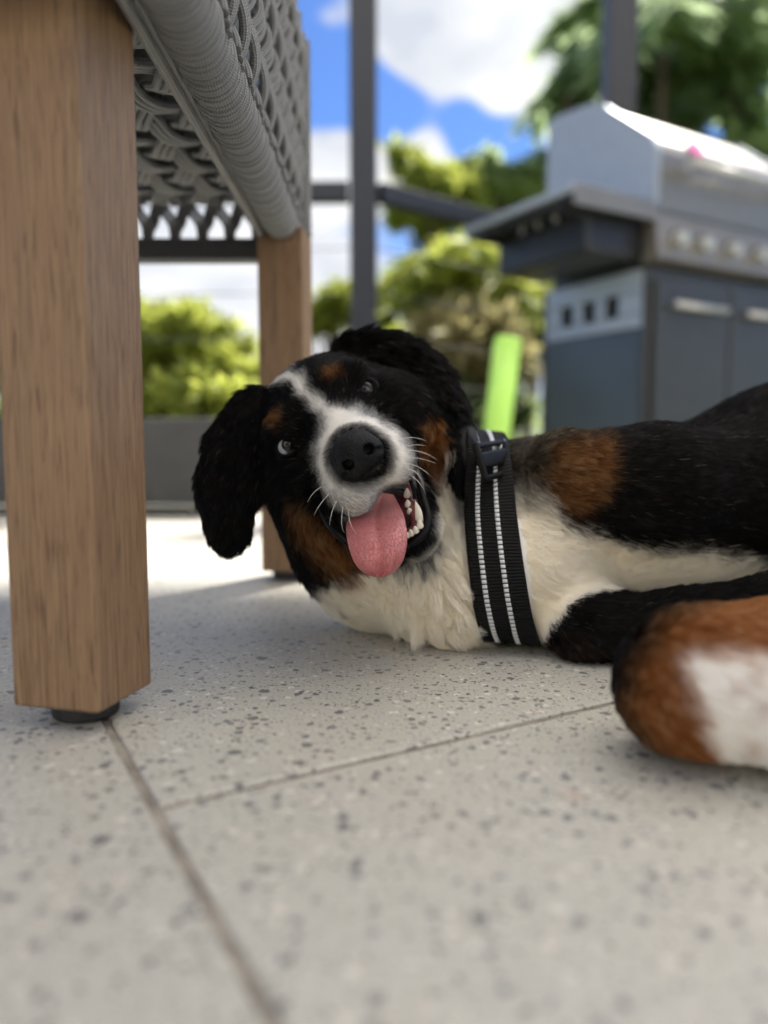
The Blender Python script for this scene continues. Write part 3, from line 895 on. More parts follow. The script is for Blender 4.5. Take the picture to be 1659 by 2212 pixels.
# near leg: forearm comes forward, bent at the wrist, paw goes back to the right
NEAR1 = [(.38, .500, .056), (.270, .434, .046), (.163, .394, .040)]; NEAR2 = [(.165, .390, .038), (.222, .368, .037), (.300, .362, .036)]
chain([(.47, .62, .075)] + NEAR1, [.04, .036, .034, .034], .012)
chain(NEAR2, [.033, .035, .036], .018)
for i, dy in enumerate((-.026, -.008, .010, .026)):
    cap((.285, .362 + dy, .036), (.335, .365 + dy * 1.15, .022), .015, .013, .012)
# head
ell(Hd(0, .006, -.062), (.050, .042, .056), .02, HM)
ell(Hd(0, .000, -.026), (.040, .032, .028), .02, HM)
for s in (-1, 1):
    ell(Hd(.044 * s, -.034, -.036), (.030, .034, .034), .03, HM)
    ell(Hd(.030 * s, .013, -.006), (.013, .009, .009), .018, HM)   # brow
    ell(NOSE + Rv * .0165 * s - Uv * .018 - Fv * .020, (.0165, .017, .020), .012, HM)
    ell(NOSE + Rv * .020 * s - Uv * .014 - Fv * .036, (.0165, .0185, .022), .012, HM)
cap(Hd(0, -.016, .004), NOSE - Fv * .022 + Uv * .001, .024, .0205, .02)
# lower jaw
JAW = P(886, 1160, .560)
cap(Hd(0, -.078, -.050), JAW, .030, .0155, .02)
ell(JAW + Rv * .004, (.019, .0125, .016), .01, HM)
# mouth opening
ell(MOUTH, (.0225, .0140, .050), .006, HM, sub=True)
# flesh of the cheek and throat behind the open jaw
ell(P(690, 1105, .628), (.030, .034, .030), .03)
ell(P(735, 1190, .635), (.036, .034, .034), .03)
# hip rising at the back
ell(P(1780, 1000, .70), (.12, .07, .078), .05)
# ears
EAR1 = [P(580, 868, .650), P(535, 925, .638), P(505, 1005, .626), P(490, 1085, .620), P(496, 1165, .618)]
EAR2 = [P(750, 765, .665), P(850, 775, .662), P(925, 825, .652), P(968, 900, .632), P(990, 970, .615), P(990, 1040, .606)]
def march(px, py, iso=0.0, d0=.36, d1=.92):
    """first point on the body along the photo ray"""
    D = np.arange(d0, d1, .0012); r = rayd(px, py)
    pts = CAMP + np.outer(D / r[1], r)
    ins = np.all((pts > LO) & (pts < HI), 1)
    s = np.where(ins, fsample(pts), .06)
    h = np.where(s < iso)[0]
    return pts[h[0]] if len(h) else None
def fsample(p):
    q = (np.asarray(p) - LO) / STEP
    q = np.clip(q, 0, NXYZ - 1.001); i = q.astype(int); t = q - i
    r = 0
    for a in (0, 1):
        for b in (0, 1):
            for c in (0, 1):
                w = (t[..., 0] if a else 1 - t[..., 0]) * (t[..., 1] if b else 1 - t[..., 1]) * (t[..., 2] if c else 1 - t[..., 2])
                r = r + w * FLD[i[..., 0] + a, i[..., 1] + b, i[..., 2] + c]
    return r
for i_, q_ in ((2, (930, 822)), (3, (982, 900)), (4, (1004, 968)), (5, (1000, 1030))):     # the flap hangs over the side of the neck
    h_ = march(*q_)
    if h_ is not None:
        EAR2[i_] = P(*q_, min(EAR2[i_][1], h_[1] - .003))
def ear(pts, hw, th, k):
    for i in range(len(pts) - 1):
        a, b = pts[i], pts[i + 1]
        t = unit(b - a); n = np.array([0, -1.0, .0]); n = unit(n - t * (n @ t)); s = np.cross(t, n)
        R = np.stack([t, s, n], 1)
        L_ = np.linalg.norm(b - a)
        ell((a + b) / 2, (L_ * .85, (hw[i] + hw[i + 1]) / 2, th), k, R)
ear(EAR1, [.020, .028, .030, .026, .013], .008, .012)
ear(EAR2, [.016, .020, .020, .016, .013, .008], .009, .012)
# rest on the paving
FLD[:] = -smin(-FLD, (ax[2] - .004)[None, None, :].astype(np.float32), .012)

def surface_nets(V, lo, step):
    S = V < 0
    cs = [S[i:S.shape[0] - 1 + i, j:S.shape[1] - 1 + j, k:S.shape[2] - 1 + k] for i in (0, 1) for j in (0, 1) for k in (0, 1)]
    tot = sum(c.astype(np.int8) for c in cs)
    act = (tot > 0) & (tot < 8)
    ids = np.full(act.shape, -1, np.int32)
    ii = np.argwhere(act); ids[act] = np.arange(len(ii))
    acc_ = np.zeros((len(ii), 3)); cnt = np.zeros(len(ii))
    offs = [(i, j, k) for i in (0, 1) for j in (0, 1) for k in (0, 1)]
    for a in range(8):
        for b in range(a + 1, 8):
            oa, ob = np.array(offs[a]), np.array(offs[b])
            if np.abs(oa - ob).sum() != 1:
                continue
            va = V[tuple((ii + oa).T)]; vb = V[tuple((ii + ob).T)]
            x = (va < 0) != (vb < 0)
            t = np.where(x, va / (va - vb + 1e-12), 0)
            acc_ += x[:, None] * (oa + (ob - oa) * t[:, None]); cnt += x
    v = lo + (ii + acc_ / cnt[:, None]) * step
    faces = []
    for axis in range(3):
        o = [0, 0, 0]; o[axis] = 1
        n = np.array(V.shape)
        s0 = S[:n[0] - o[0], :n[1] - o[1], :n[2] - o[2]]; s1 = S[o[0]:, o[1]:, o[2]:]
        e = np.argwhere(s0 != s1)
        b, c = [(1, 2), (2, 0), (0, 1)][axis]
        e = e[(e[:, b] > 0) & (e[:, c] > 0) & (e[:, b] < n[b] - 1) & (e[:, c] < n[c] - 1)]
        if not len(e):
            continue
        eb = np.zeros(3, int); eb[b] = 1; ec = np.zeros(3, int); ec[c] = 1
        q = np.stack([ids[tuple((e - eb - ec).T)], ids[tuple((e - ec).T)], ids[tuple(e.T)], ids[tuple((e - eb).T)]], 1)
        fl = s0[tuple(e.T)]
        q[~fl] = q[~fl][:, ::-1]
        faces.append(q)
    return v, np.concatenate(faces)
def smooth_mesh(v, f, it=2, lam=.5):
    e = np.concatenate([f[:, [0, 1]], f[:, [1, 2]], f[:, [2, 3]], f[:, [3, 0]]])
    for _ in range(it):
        s = np.zeros_like(v); c = np.zeros(len(v))
        for k in range(3):
            s[:, k] = np.bincount(e[:, 0], v[e[:, 1], k], len(v)) + np.bincount(e[:, 1], v[e[:, 0], k], len(v))
        c = np.bincount(e.ravel(), minlength=len(v))
        v = v + lam * (s / c[:, None] - v)
    return v
def vnormals(v, f):
    n = np.cross(v[f[:, 2]] - v[f[:, 0]], v[f[:, 3]] - v[f[:, 1]])
    out = np.zeros_like(v)
    for c in range(4):
        for k in range(3):
            out[:, k] += np.bincount(f[:, c], n[:, k], len(v))
    return out / (np.linalg.norm(out, axis=1)[:, None] + 1e-12)
BV, BF = surface_nets(FLD, LO, STEP)
BV = smooth_mesh(BV, BF, 2)
BN = vnormals(BV, BF)
if (BN * (BV - BV.mean(0))).sum() < 0:
    BF = BF[:, ::-1].copy(); BN = -BN

# ---- coat pattern
def poly_sd(q, poly):
    """signed distance in px, positive inside"""
    poly = np.asarray(poly, float); n = len(poly)
    d = np.full(len(q), 1e9); ins = np.zeros(len(q), bool)
    for i in range(n):
        a, b = poly[i], poly[(i + 1) % n]
        ab = b - a; t = np.clip(((q - a) @ ab) / (ab @ ab + 1e-9), 0, 1)
        d = np.minimum(d, np.linalg.norm(q - a - t[:, None] * ab, axis=1))
        c = (a[1] > q[:, 1]) != (b[1] > q[:, 1])
        xx = (b[0] - a[0]) * (q[:, 1] - a[1]) / (b[1] - a[1] + 1e-12) + a[0]
        ins ^= c & (q[:, 0] < xx)
    return np.where(ins, d, -d)
WHITE_FACE = [(603, 811), (625, 798), (640, 797), (660, 815), (674, 838), (694, 866), (715, 880), (745, 884), (772, 886), (805, 902), (842, 925), (868, 952), (884, 985), (888, 1015), (882, 1038), (850, 1056), (822, 1066), (800, 1104), (772, 1128), (740, 1116), (705, 1075), (685, 1028), (673, 990), (676, 960), (690, 930), (696, 916), (680, 898), (662, 879), (645, 857), (631, 838)]
TAN_CHEEK = [(893, 905), (915, 888), (952, 900), (964, 930), (960, 975), (950, 1010), (935, 1040), (922, 1000), (903, 960)]
TAN_JAW = [(640, 1080), (682, 1100), (720, 1145), (755, 1180), (768, 1205), (735, 1232), (692, 1215), (660, 1175), (640, 1130)]
CREAM_NECK = [(620, 1330), (655, 1262), (700, 1240), (745, 1225), (780, 1200), (860, 1215), (925, 1190), (937, 1150), (922, 1080), (932, 1030), (948, 990), (965, 945), (985, 975), (985, 1075), (1000, 1120), (1030, 1250), (1140, 1330), (1180, 1460), (1000, 1470), (800, 1400), (720, 1340)]
CREAM_BELLY = [(1000, 1060), (1100, 1045), (1150, 1030), (1172, 1045), (1185, 1105), (1230, 1132), (1300, 1162), (1400, 1178), (1500, 1184), (1600, 1205), (1659, 1235), (1720, 1300), (1640, 1305), (1500, 1272), (1400, 1277), (1300, 1292), (1240, 1312), (1208, 1350), (1196, 1400), (1200, 1450), (1150, 1450), (1100, 1440), (1040, 1300), (1005, 1150)]
TAN_ARM = [(1168, 1000), (1195, 960), (1260, 945), (1305, 955), (1312, 990), (1305, 1035), (1280, 1075), (1240, 1102), (1190, 1096), (1170, 1050)]
GREY_ARM = [(1100, 940), (1160, 915), (1230, 910), (1260, 930), (1200, 955), (1170, 1000), (1170, 1060), (1130, 1090), (1100, 1060)]
WHITE_PAW = [(1450, 1408), (1485, 1390), (1560, 1398), (1659, 1412), (1760, 1420), (1800, 1700), (1600, 1690), (1530, 1650), (1497, 1560), (1472, 1480)]
TAN_PAW = [(1360, 1450), (1386, 1392), (1436, 1338), (1530, 1296), (1659, 1260), (1800, 1240), (1800, 1720), (1500, 1690), (1440, 1632), (1385, 1570), (1352, 1500)]
C_BLACK = np.array([.0070, .0067, .0072]); C_WHITE = np.array([.985, .975, .955]); C_CREAM = np.array([.982, .955, .885])
C_TAN = np.array([.40, .195, .072]); C_GREY = np.array([.20, .165, .12]); C_RUST = np.array([.44, .205, .075])
def smooth01(d, w):
    return np.clip(d / w * .5 + .5, 0, 1)
def coat(p, n=None, jitter=0.0, r=None, soft=1.0):
    q = proj(p)
    if jitter:
        q = q + r.normal(size=q.shape) * jitter
    wob = np.stack([np.sin(p[:, 0] * 310 + p[:, 2] * 190) + np.sin(p[:, 2] * 470 - p[:, 0] * 130), np.sin(p[:, 2] * 290 + p[:, 0] * 230) + np.sin(p[:, 0] * 510)], 1)
    q = q + wob * 2.2
    c = np.tile(C_BLACK, (len(p), 1))
    D = p[:, 1]
    qs = q if r is None else q + r.normal(size=q.shape) * jitter * 2.2
    def lay(mask, col):
        nonlocal c
        m = mask[:, None]
        c = c * (1 - m) + col * m
    p32 = p.astype(np.float32)
    dn = np.min([d_cap(p32, ch[i], ch[i + 1], .034, .034) for ch in (NEAR1, NEAR2) for i in (0, 1)], 0)
    dl = np.min([d_cap(p32, LOWER[i], LOWER[i + 1], .035, .036) for i in (0, 1)], 0)
    near = (dn < .012) & (D < .545) & (dn < dl)
    de = np.min([d_cap(p32, EAR2[i], EAR2[i + 1], .011, .010) for i in (2, 3, 4)], 0)
    body = ~near & (de > .002) & (dl > np.where(p[:, 0] > .2, .012, .0035))
    front = np.ones(len(p)) if n is None else np.clip(((CAMP - p) * n).sum(1) / np.linalg.norm(CAMP - p, axis=1) * 5 + .9, 0, 1)
    w = 7 * soft
    lay(smooth01(poly_sd(q, CREAM_NECK), 2 * w) * body * (D < .73), C_CREAM)
    lay(smooth01(poly_sd(qs, CREAM_BELLY), 1.6 * w) * body, C_CREAM)
    lay(smooth01(poly_sd(qs, GREY_ARM), 4 * w) * body * .75, C_GREY)
    lay(smooth01(poly_sd(qs, TAN_ARM), 2.0 * w) * body * .92, C_TAN * .72)
    lay(smooth01(poly_sd(q, TAN_CHEEK), 2.2 * w) * front * (de > .002), C_TAN * 1.15)
    lay(smooth01(poly_sd(qs, TAN_JAW), 3 * w) * .85 * (D < .66), C_TAN)
    for b in ((720, 815, 13), (605, 902, 12)):
        lay(smooth01(b[2] - np.linalg.norm(q - b[:2], axis=1), 2 * w) * (D < .66), C_TAN)
    lay(smooth01(poly_sd(q, WHITE_FACE) - np.where(q[:, 1] - .8 * (q[:, 0] - 700) < 890, 0.5, 9.0), 1.5 * w) * (D < .675), C_WHITE)
    for b in ((1000, 1400, 34), (812, 1366, 22)):
        lay(smooth01((b[2] - np.linalg.norm((q - b[:2]) * [1, 1.3], axis=1)), 2 * w) * body * .9, C_BLACK * 2)
    nb = np.linalg.norm(p - NOSE, axis=1)
    lay(smooth01(.0212 - nb, .004), C_BLACK * 1.5)
    lay(smooth01(45 - np.linalg.norm(q - [1222, 1415], axis=1), 30) * (dl < .006) * .6, np.array([.07, .042, .026]))
    grey = smooth01(poly_sd(q, [(690, 1020), (740, 1050), (830, 1045), (880, 1000), (890, 1030), (830, 1070), (770, 1130), (700, 1080)]), 20) * .45 * (D < .6)
    lay(grey * (0 if r is None else (r.random(len(p)) < .55)), C_BLACK * 3)
    lay(smooth01(poly_sd(q, TAN_PAW), 3 * w) * near, C_RUST)
    lay(smooth01(poly_sd(q, WHITE_PAW), 3 * w) * near, C_WHITE)
    for b in ((1605, 1445, 14), (1612, 1520, 15), (1600, 1600, 13), (1560, 1470, 8)):
        lay(smooth01(b[2] - np.linalg.norm(q - b[:2], axis=1), 18) * near * .3, C_RUST)
    return c
def mouth_d(p):
    return d_ell(np.asarray(p, np.float32), MOUTH, (.0225, .0140, .050), HM)

dog = empty('dog', (.15, .66, 0.0), 'black, white and tan puppy lying on its side with its tongue out', 'dog')
vc = coat(BV, BN, soft=1.2)
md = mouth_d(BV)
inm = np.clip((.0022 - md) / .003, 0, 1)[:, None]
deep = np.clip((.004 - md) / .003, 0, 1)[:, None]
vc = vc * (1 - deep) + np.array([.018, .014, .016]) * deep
fdep = ((BV - MOUTH) @ Fv)[:, None]
inner = inm * np.clip((.016 - fdep) / .012, 0, 1)
vc = vc * (1 - inner) + np.array([.16, .035, .04]) * inner
me = mesh_np('body', BV, BF)
me.polygons.foreach_set('use_smooth', np.ones(len(BF), bool))
at = me.color_attributes.new('coat', 'FLOAT_COLOR', 'POINT')
at.data.foreach_set('color', np.concatenate([vc, np.ones((len(vc), 1))], 1).astype(np.float32).ravel())
ts = NT('dog_skin')
ts.set(Base_Color=ts.n('ShaderNodeAttribute', attribute_name='coat').outputs['Color'], Roughness=.55, Specular_IOR_Level=.3)
ts.bump(ts.noise(ts.pos(), 900, 3), .3, .0006)
new_obj('body', me, ts.m, dog)

# ---- eyes
def mat_eye(name, iris_in, iris_out, patch=None):
    t = NT(name); o = t.tc('Object'); s = t.n('ShaderNodeSeparateXYZ', {0: o})
    z = t.math('DIVIDE', s.outputs[2], .0098)
    fib = t.noise(t.mapping(o, (900, 900, 60)), 1, 3)
    zz = t.math('ADD', z, t.math('MULTIPLY', t.math('SUBTRACT', fib, .5), .03))
    c = t.ramp(zz, [(.0, (.02, .016, .014)), (.30, (.012, .010, .009)), (.42, iris_out), (.80, iris_in), (.86, (.004, .004, .005))])
    if patch:
        m = t.n('ShaderNodeMapRange', {'Value': s.outputs[0], 'From Min': -.0030, 'From Max': -.0006, 'To Min': 1.0, 'To Max': 0.0}).outputs[0]
        c2 = t.ramp(zz, [(.0, (.02, .02, .02)), (.25, (.02, .02, .022)), (.36, patch), (.80, patch), (.87, (.004, .004, .005))])
        c = t.mix(m, c, c2)
    t.set(Base_Color=c, Roughness=.08, Coat_Weight=.35, Coat_Roughness=.015, Specular_IOR_Level=.3)
    return t.m
M_LID = mat_plain('black_lid_skin', (.004, .0036, .004), .6, var=.2, scale=800, spec=.08)
EYES = []
for (px, py, nm) in ((621, 962, 'blue'), (786, 843, 'brown')):
    hit = march(px, py)
    look = unit(CAMP - hit)
    c = hit - look * .0060
    EYES.append(c)
    bm = bmesh.new(); bmesh.ops.create_uvsphere(bm, u_segments=32, v_segments=20, radius=.0098)
    me = bpy.data.meshes.new('eye'); bm.to_mesh(me); bm.free()
    o = new_obj('eye', me, mat_eye('pale_blue_eye', (.05, .055, .06), (.03, .028, .026), (.42, .47, .50)) if nm == 'blue' else mat_eye('dark_brown_eye', (.020, .010, .006), (.010, .006, .004)), None, True)
    g = unit(look + Rv * (.10 if nm == 'blue' else -.12))
    o.matrix_world = Matrix.Translation(Vector(c)) @ Vector(g).to_track_quat('Z', 'Y').to_matrix().to_4x4()
    o.parent = dog; o.matrix_parent_inverse = Matrix.Translation(dog.location).inverted()
    o['label'] = 'pale blue-grey half-iris eye' if nm == 'blue' else 'dark brown eye with bright glints'
    th = np.linspace(0, 2 * np.pi, 41)
    path = c + look * .0064 + np.outer(np.cos(th) * .0095, Rv) + np.outer(np.sin(th) * .0074, Uv)
    path -= np.outer(np.abs(np.cos(th)) * .0016, look)
    v, f, uv = tube(path, .0024, 8, False)
    new_obj('eyelid', mesh_np('eyelid', v, f, uv), M_LID, o, True)
    lid = [x for x in COL.objects if x.name.startswith('eyelid') and x.parent == o][0]
    lid.matrix_parent_inverse = (Matrix.Translation(Vector(c)) @ Vector(g).to_track_quat('Z', 'Y').to_matrix().to_4x4()).inverted()

# ---- nose
def make_nose():
    st = .0008; n = 70
    g = (np.arange(n) - n / 2) * st
    p = np.stack(np.meshgrid(g, g, g, indexing='ij'), -1).astype(np.float32)
    d = d_ell(p, (0, .0005, -.006), (.0198, .0185, .0170))
    for s in (-1, 1):
        d = smin(d, d_ell(p, (s * .0105, -.0045, .0005), (.0098, .0100, .0098)), .006)
    d = smin(d, d_ell(p, (0, .006, .000), (.0125, .0095, .0105)), .008)
    for s in (-1, 1):
        for dd in (d_cap(p, (s * .0100, -.0022, .014), (s * .0092, .0000, .000), .0044, .0036), d_cap(p, (s * .0118, -.0040, .0130), (s * .0200, -.0090, .003), .0023, .0017)):
            d = -smin(-d, dd, .0022)
    d = -smin(-d, d_cap(p, (0, -.004, .0120), (0, -.0195, .0060), .0007, .0009), .0016)
    v, f = surface_nets(d.astype(np.float32), np.array([g[0]] * 3), st)
    v = smooth_mesh(v, f, 1)
    nn = vnormals(v, f)
    if (nn * v).sum() < 0:
        f = f[:, ::-1]
    v = NOSE + (v * .875) @ HM.T
    t = NT('wet_nose_leather'); o = t.pos()
    vor = t.n('ShaderNodeTexVoronoi', {'Vector': o, 'Scale': 950.0})
    t.set(Base_Color=(.0035, .0033, .0037), Roughness=t.ramp(t.noise(o, 300, 3), [(.3, (.36,) * 3), (.7, (.55,) * 3)]), Specular_IOR_Level=.22)
    t.bump(t.math('SUBTRACT', 1.0, vor.outputs['Distance']), .95, .0009)
    new_obj('nose', mesh_np('nose', v, f), t.m, dog, True)
make_nose()

# ---- tongue
def make_tongue():
    rows = [(800, 1060, 850, 1068, .580), (772, 1095, 862, 1090, .552), (745, 1130, 874, 1114, .530), (749, 1168, 880, 1148, .517), (757, 1198, 880, 1178, .512),
            (769, 1224, 873, 1210, .511), (788, 1240, 857, 1234, .513), (811, 1247, 833, 1246, .516)]
    R_ = np.array(rows); k = np.linspace(0, len(rows) - 1, 26)
    rr = np.stack([np.interp(k, np.arange(len(rows)), R_[:, i]) for i in range(5)], 1)
    for _ in range(2):
        rr[1:-1] = (rr[:-2] + 2 * rr[1:-1] + rr[2:]) / 4
    m = 15; top, bot = [], []
    for r in rr:
        for j in range(m):
            t = -1 + 2 * j / (m - 1)
            x = r[0] + (r[2] - r[0]) * (t + 1) / 2; y = r[1] + (r[3] - r[1]) * (t + 1) / 2
            dz = .0050 * t ** 4 + .0028 * math.exp(-(t / .12) ** 2) - .0012 * math.exp(-((abs(t) - .45) / .25) ** 2)
            th = .0075 * (1 - abs(t) ** 3) + .0006
            top.append(P(x, y, r[4] + dz)); bot.append(P(x, y, r[4] + dz + th))
    n = len(rr)
    v = np.array(top + bot); o = n * m; f = []
    for i in range(n - 1):
        for j in range(m - 1):
            a = i * m + j
            f.append([a, a + m, a + m + 1, a + 1]); f.append([o + a, o + a + 1, o + a + m + 1, o + a + m])
    for i in range(n - 1):
        a = i * m; f.append([a, o + a, o + a + m, a + m]); a += m - 1; f.append([a, a + m, o + a + m, o + a])
    for j in range(m - 1):
        a = j; f.append([a, a + 1, o + a + 1, o + a]); a = (n - 1) * m + j; f.append([a, o + a, o + a + 1, a + 1])
    uv = np.array([[j / (m - 1), i / (n - 1)] for i in range(n) for j in range(m)] * 2)
    t = NT('tongue_flesh'); p = t.pos()
    cr_ = t.n('ShaderNodeTexVoronoi', {'Vector': t.mapping(p, (1, 1, .55)), 'Scale': 420.0}, feature='DISTANCE_TO_EDGE').outputs['Distance']
    crk = t.n('ShaderNodeMapRange', {'Value': cr_, 'From Min': 0.0, 'From Max': .09}).outputs[0]
    nz_ = t.noise(p, 70, 5)
    uvn = t.n('ShaderNodeUVMap').outputs[0]; s = t.n('ShaderNodeSeparateXYZ', {0: uvn})
    c = t.ramp(nz_, [(.3, (.50, .150, .155)), (.7, (.62, .225, .225))])
    c = t.mix(t.n('ShaderNodeMapRange', {'Value': s.outputs[1], 'From Min': .78, 'From Max': 1.0}).outputs[0], c, (.56, .13, .15))
    c = t.mix(t.math('MULTIPLY', t.math('SUBTRACT', 1.0, crk), .5), c, (.30, .065, .07))
    t.set(Base_Color=c, Roughness=.32, Specular_IOR_Level=.5, Coat_Weight=.25, Coat_Roughness=.12, Subsurface_Weight=.25, Subsurface_Radius=(.004, .0015, .001), Subsurface_Scale=1.0)
    t.bump(t.math('ADD', t.math('MULTIPLY', crk, .6), t.math('MULTIPLY', t.noise(p, 1500, 2), .5)), .8, .001)
    me = mesh_np('tongue', v, f, uv)
    o_ = new_obj('tongue', me, t.m, dog, True)
    md_ = o_.modifiers.new('sub', 'SUBSURF'); md_.levels = 1; md_.render_levels = 2
make_tongue()

# ---- lips, gums, teeth
M_LIP = mat_plain('black_lip', (.0045, .004, .0042), .45, var=.3, scale=300, bump=.0008, spec=.16)
M_GUM = mat_plain('gum', (.17, .055, .055), .28, var=.35, scale=200, bump=.0006)
M_TOOTH = mat_plain('ivory_tooth', (.78, .73, .62), .25, var=.08, scale=200)
def qtube(name, pts, rad, mat, parent, sides=10, n=28):
    A = np.array([P(*p) for p in pts]); k = np.linspace(0, len(A) - 1, n)
    path = np.stack([np.interp(k, np.arange(len(A)), A[:, i]) for i in range(3)], 1)
    for _ in range(3):
        path[1:-1] = (path[:-2] + 2 * path[1:-1] + path[2:]) / 4
    r = rad if np.isscalar(rad) else np.interp(k, np.arange(len(rad)), rad)
    v, f, uv = tube(path, r, sides)
    return new_obj(name, mesh_np(name, v, f, uv), mat, parent, True)
qtube('lower_lip', [(897, 1020, .566), (908, 1055, .560), (918, 1090, .553), (927, 1122, .546), (920, 1148, .541), (902, 1166, .539), (878, 1178, .540), (850, 1182, .544)],
      [.0012, .0022, .0028, .0032, .0034, .0032, .0030, .0025], M_LIP, dog)
qtube('lower_lip', [(690, 1098, .566), (708, 1128, .553), (730, 1152, .545), (750, 1170, .542), (775, 1182, .543)], [.0015, .0028, .0032, .0032, .0025], M_LIP, dog)
gum = qtube('gum', [(886, 1045, .572), (888, 1075, .566), (893, 1105, .556), (903, 1126, .546), (899, 1144, .543), (884, 1154, .542), (862, 1160, .544)],
            [.003, .0042, .0045, .0050, .0045, .0042, .004], M_GUM, dog)
def tooth(b, t, D, r, bend=.0):
    a, e = P(*b, D), P(*t, D - .003); k = np.linspace(0, 1, 9)[:, None]
    path = a + (e - a) * k + Rv * (bend * np.sin(k * np.pi))
    rad = r * np.array([.8, 1, 1.0, .95, .85, .72, .55, .34, .06])
    v, f, uv = tube(path, rad, 10)
    new_obj('tooth', mesh_np('tooth', v, f, uv), M_TOOTH, dog, True)
tooth((906, 1128), (897, 1083), .543, .0030, .0008)
tooth((908, 1140), (906, 1122), .538, .0026)
tooth((899, 1150), (896, 1136), .537, .0024)
tooth((889, 1156), (886, 1143), .537, .0022)
tooth((881, 1160), (879, 1149), .537, .0020)
for a, b, D, r in (((880, 1074), (879, 1054), .563, .0028), ((882, 1094), (880, 1079), .558, .0026), ((886, 1108), (883, 1097), .553, .0024)):
    tooth(a, b, D, r)
# beaded dark edge of the upper gum
bp = np.array([P(x, y, .556) for x, y in ((884, 1030), (889, 1045), (894, 1060), (896, 1078))])
k = np.linspace(0, 3, 60); path = np.stack([np.interp(k, np.arange(4), bp[:, i]) for i in range(3)], 1)
v, f, uv = tube(path, .0012 + .0006 * np.abs(np.sin(np.arange(60) * .75)), 8)
new_obj('gum_ridge', mesh_np('gum_ridge', v, f, uv), M_LIP, dog, True)

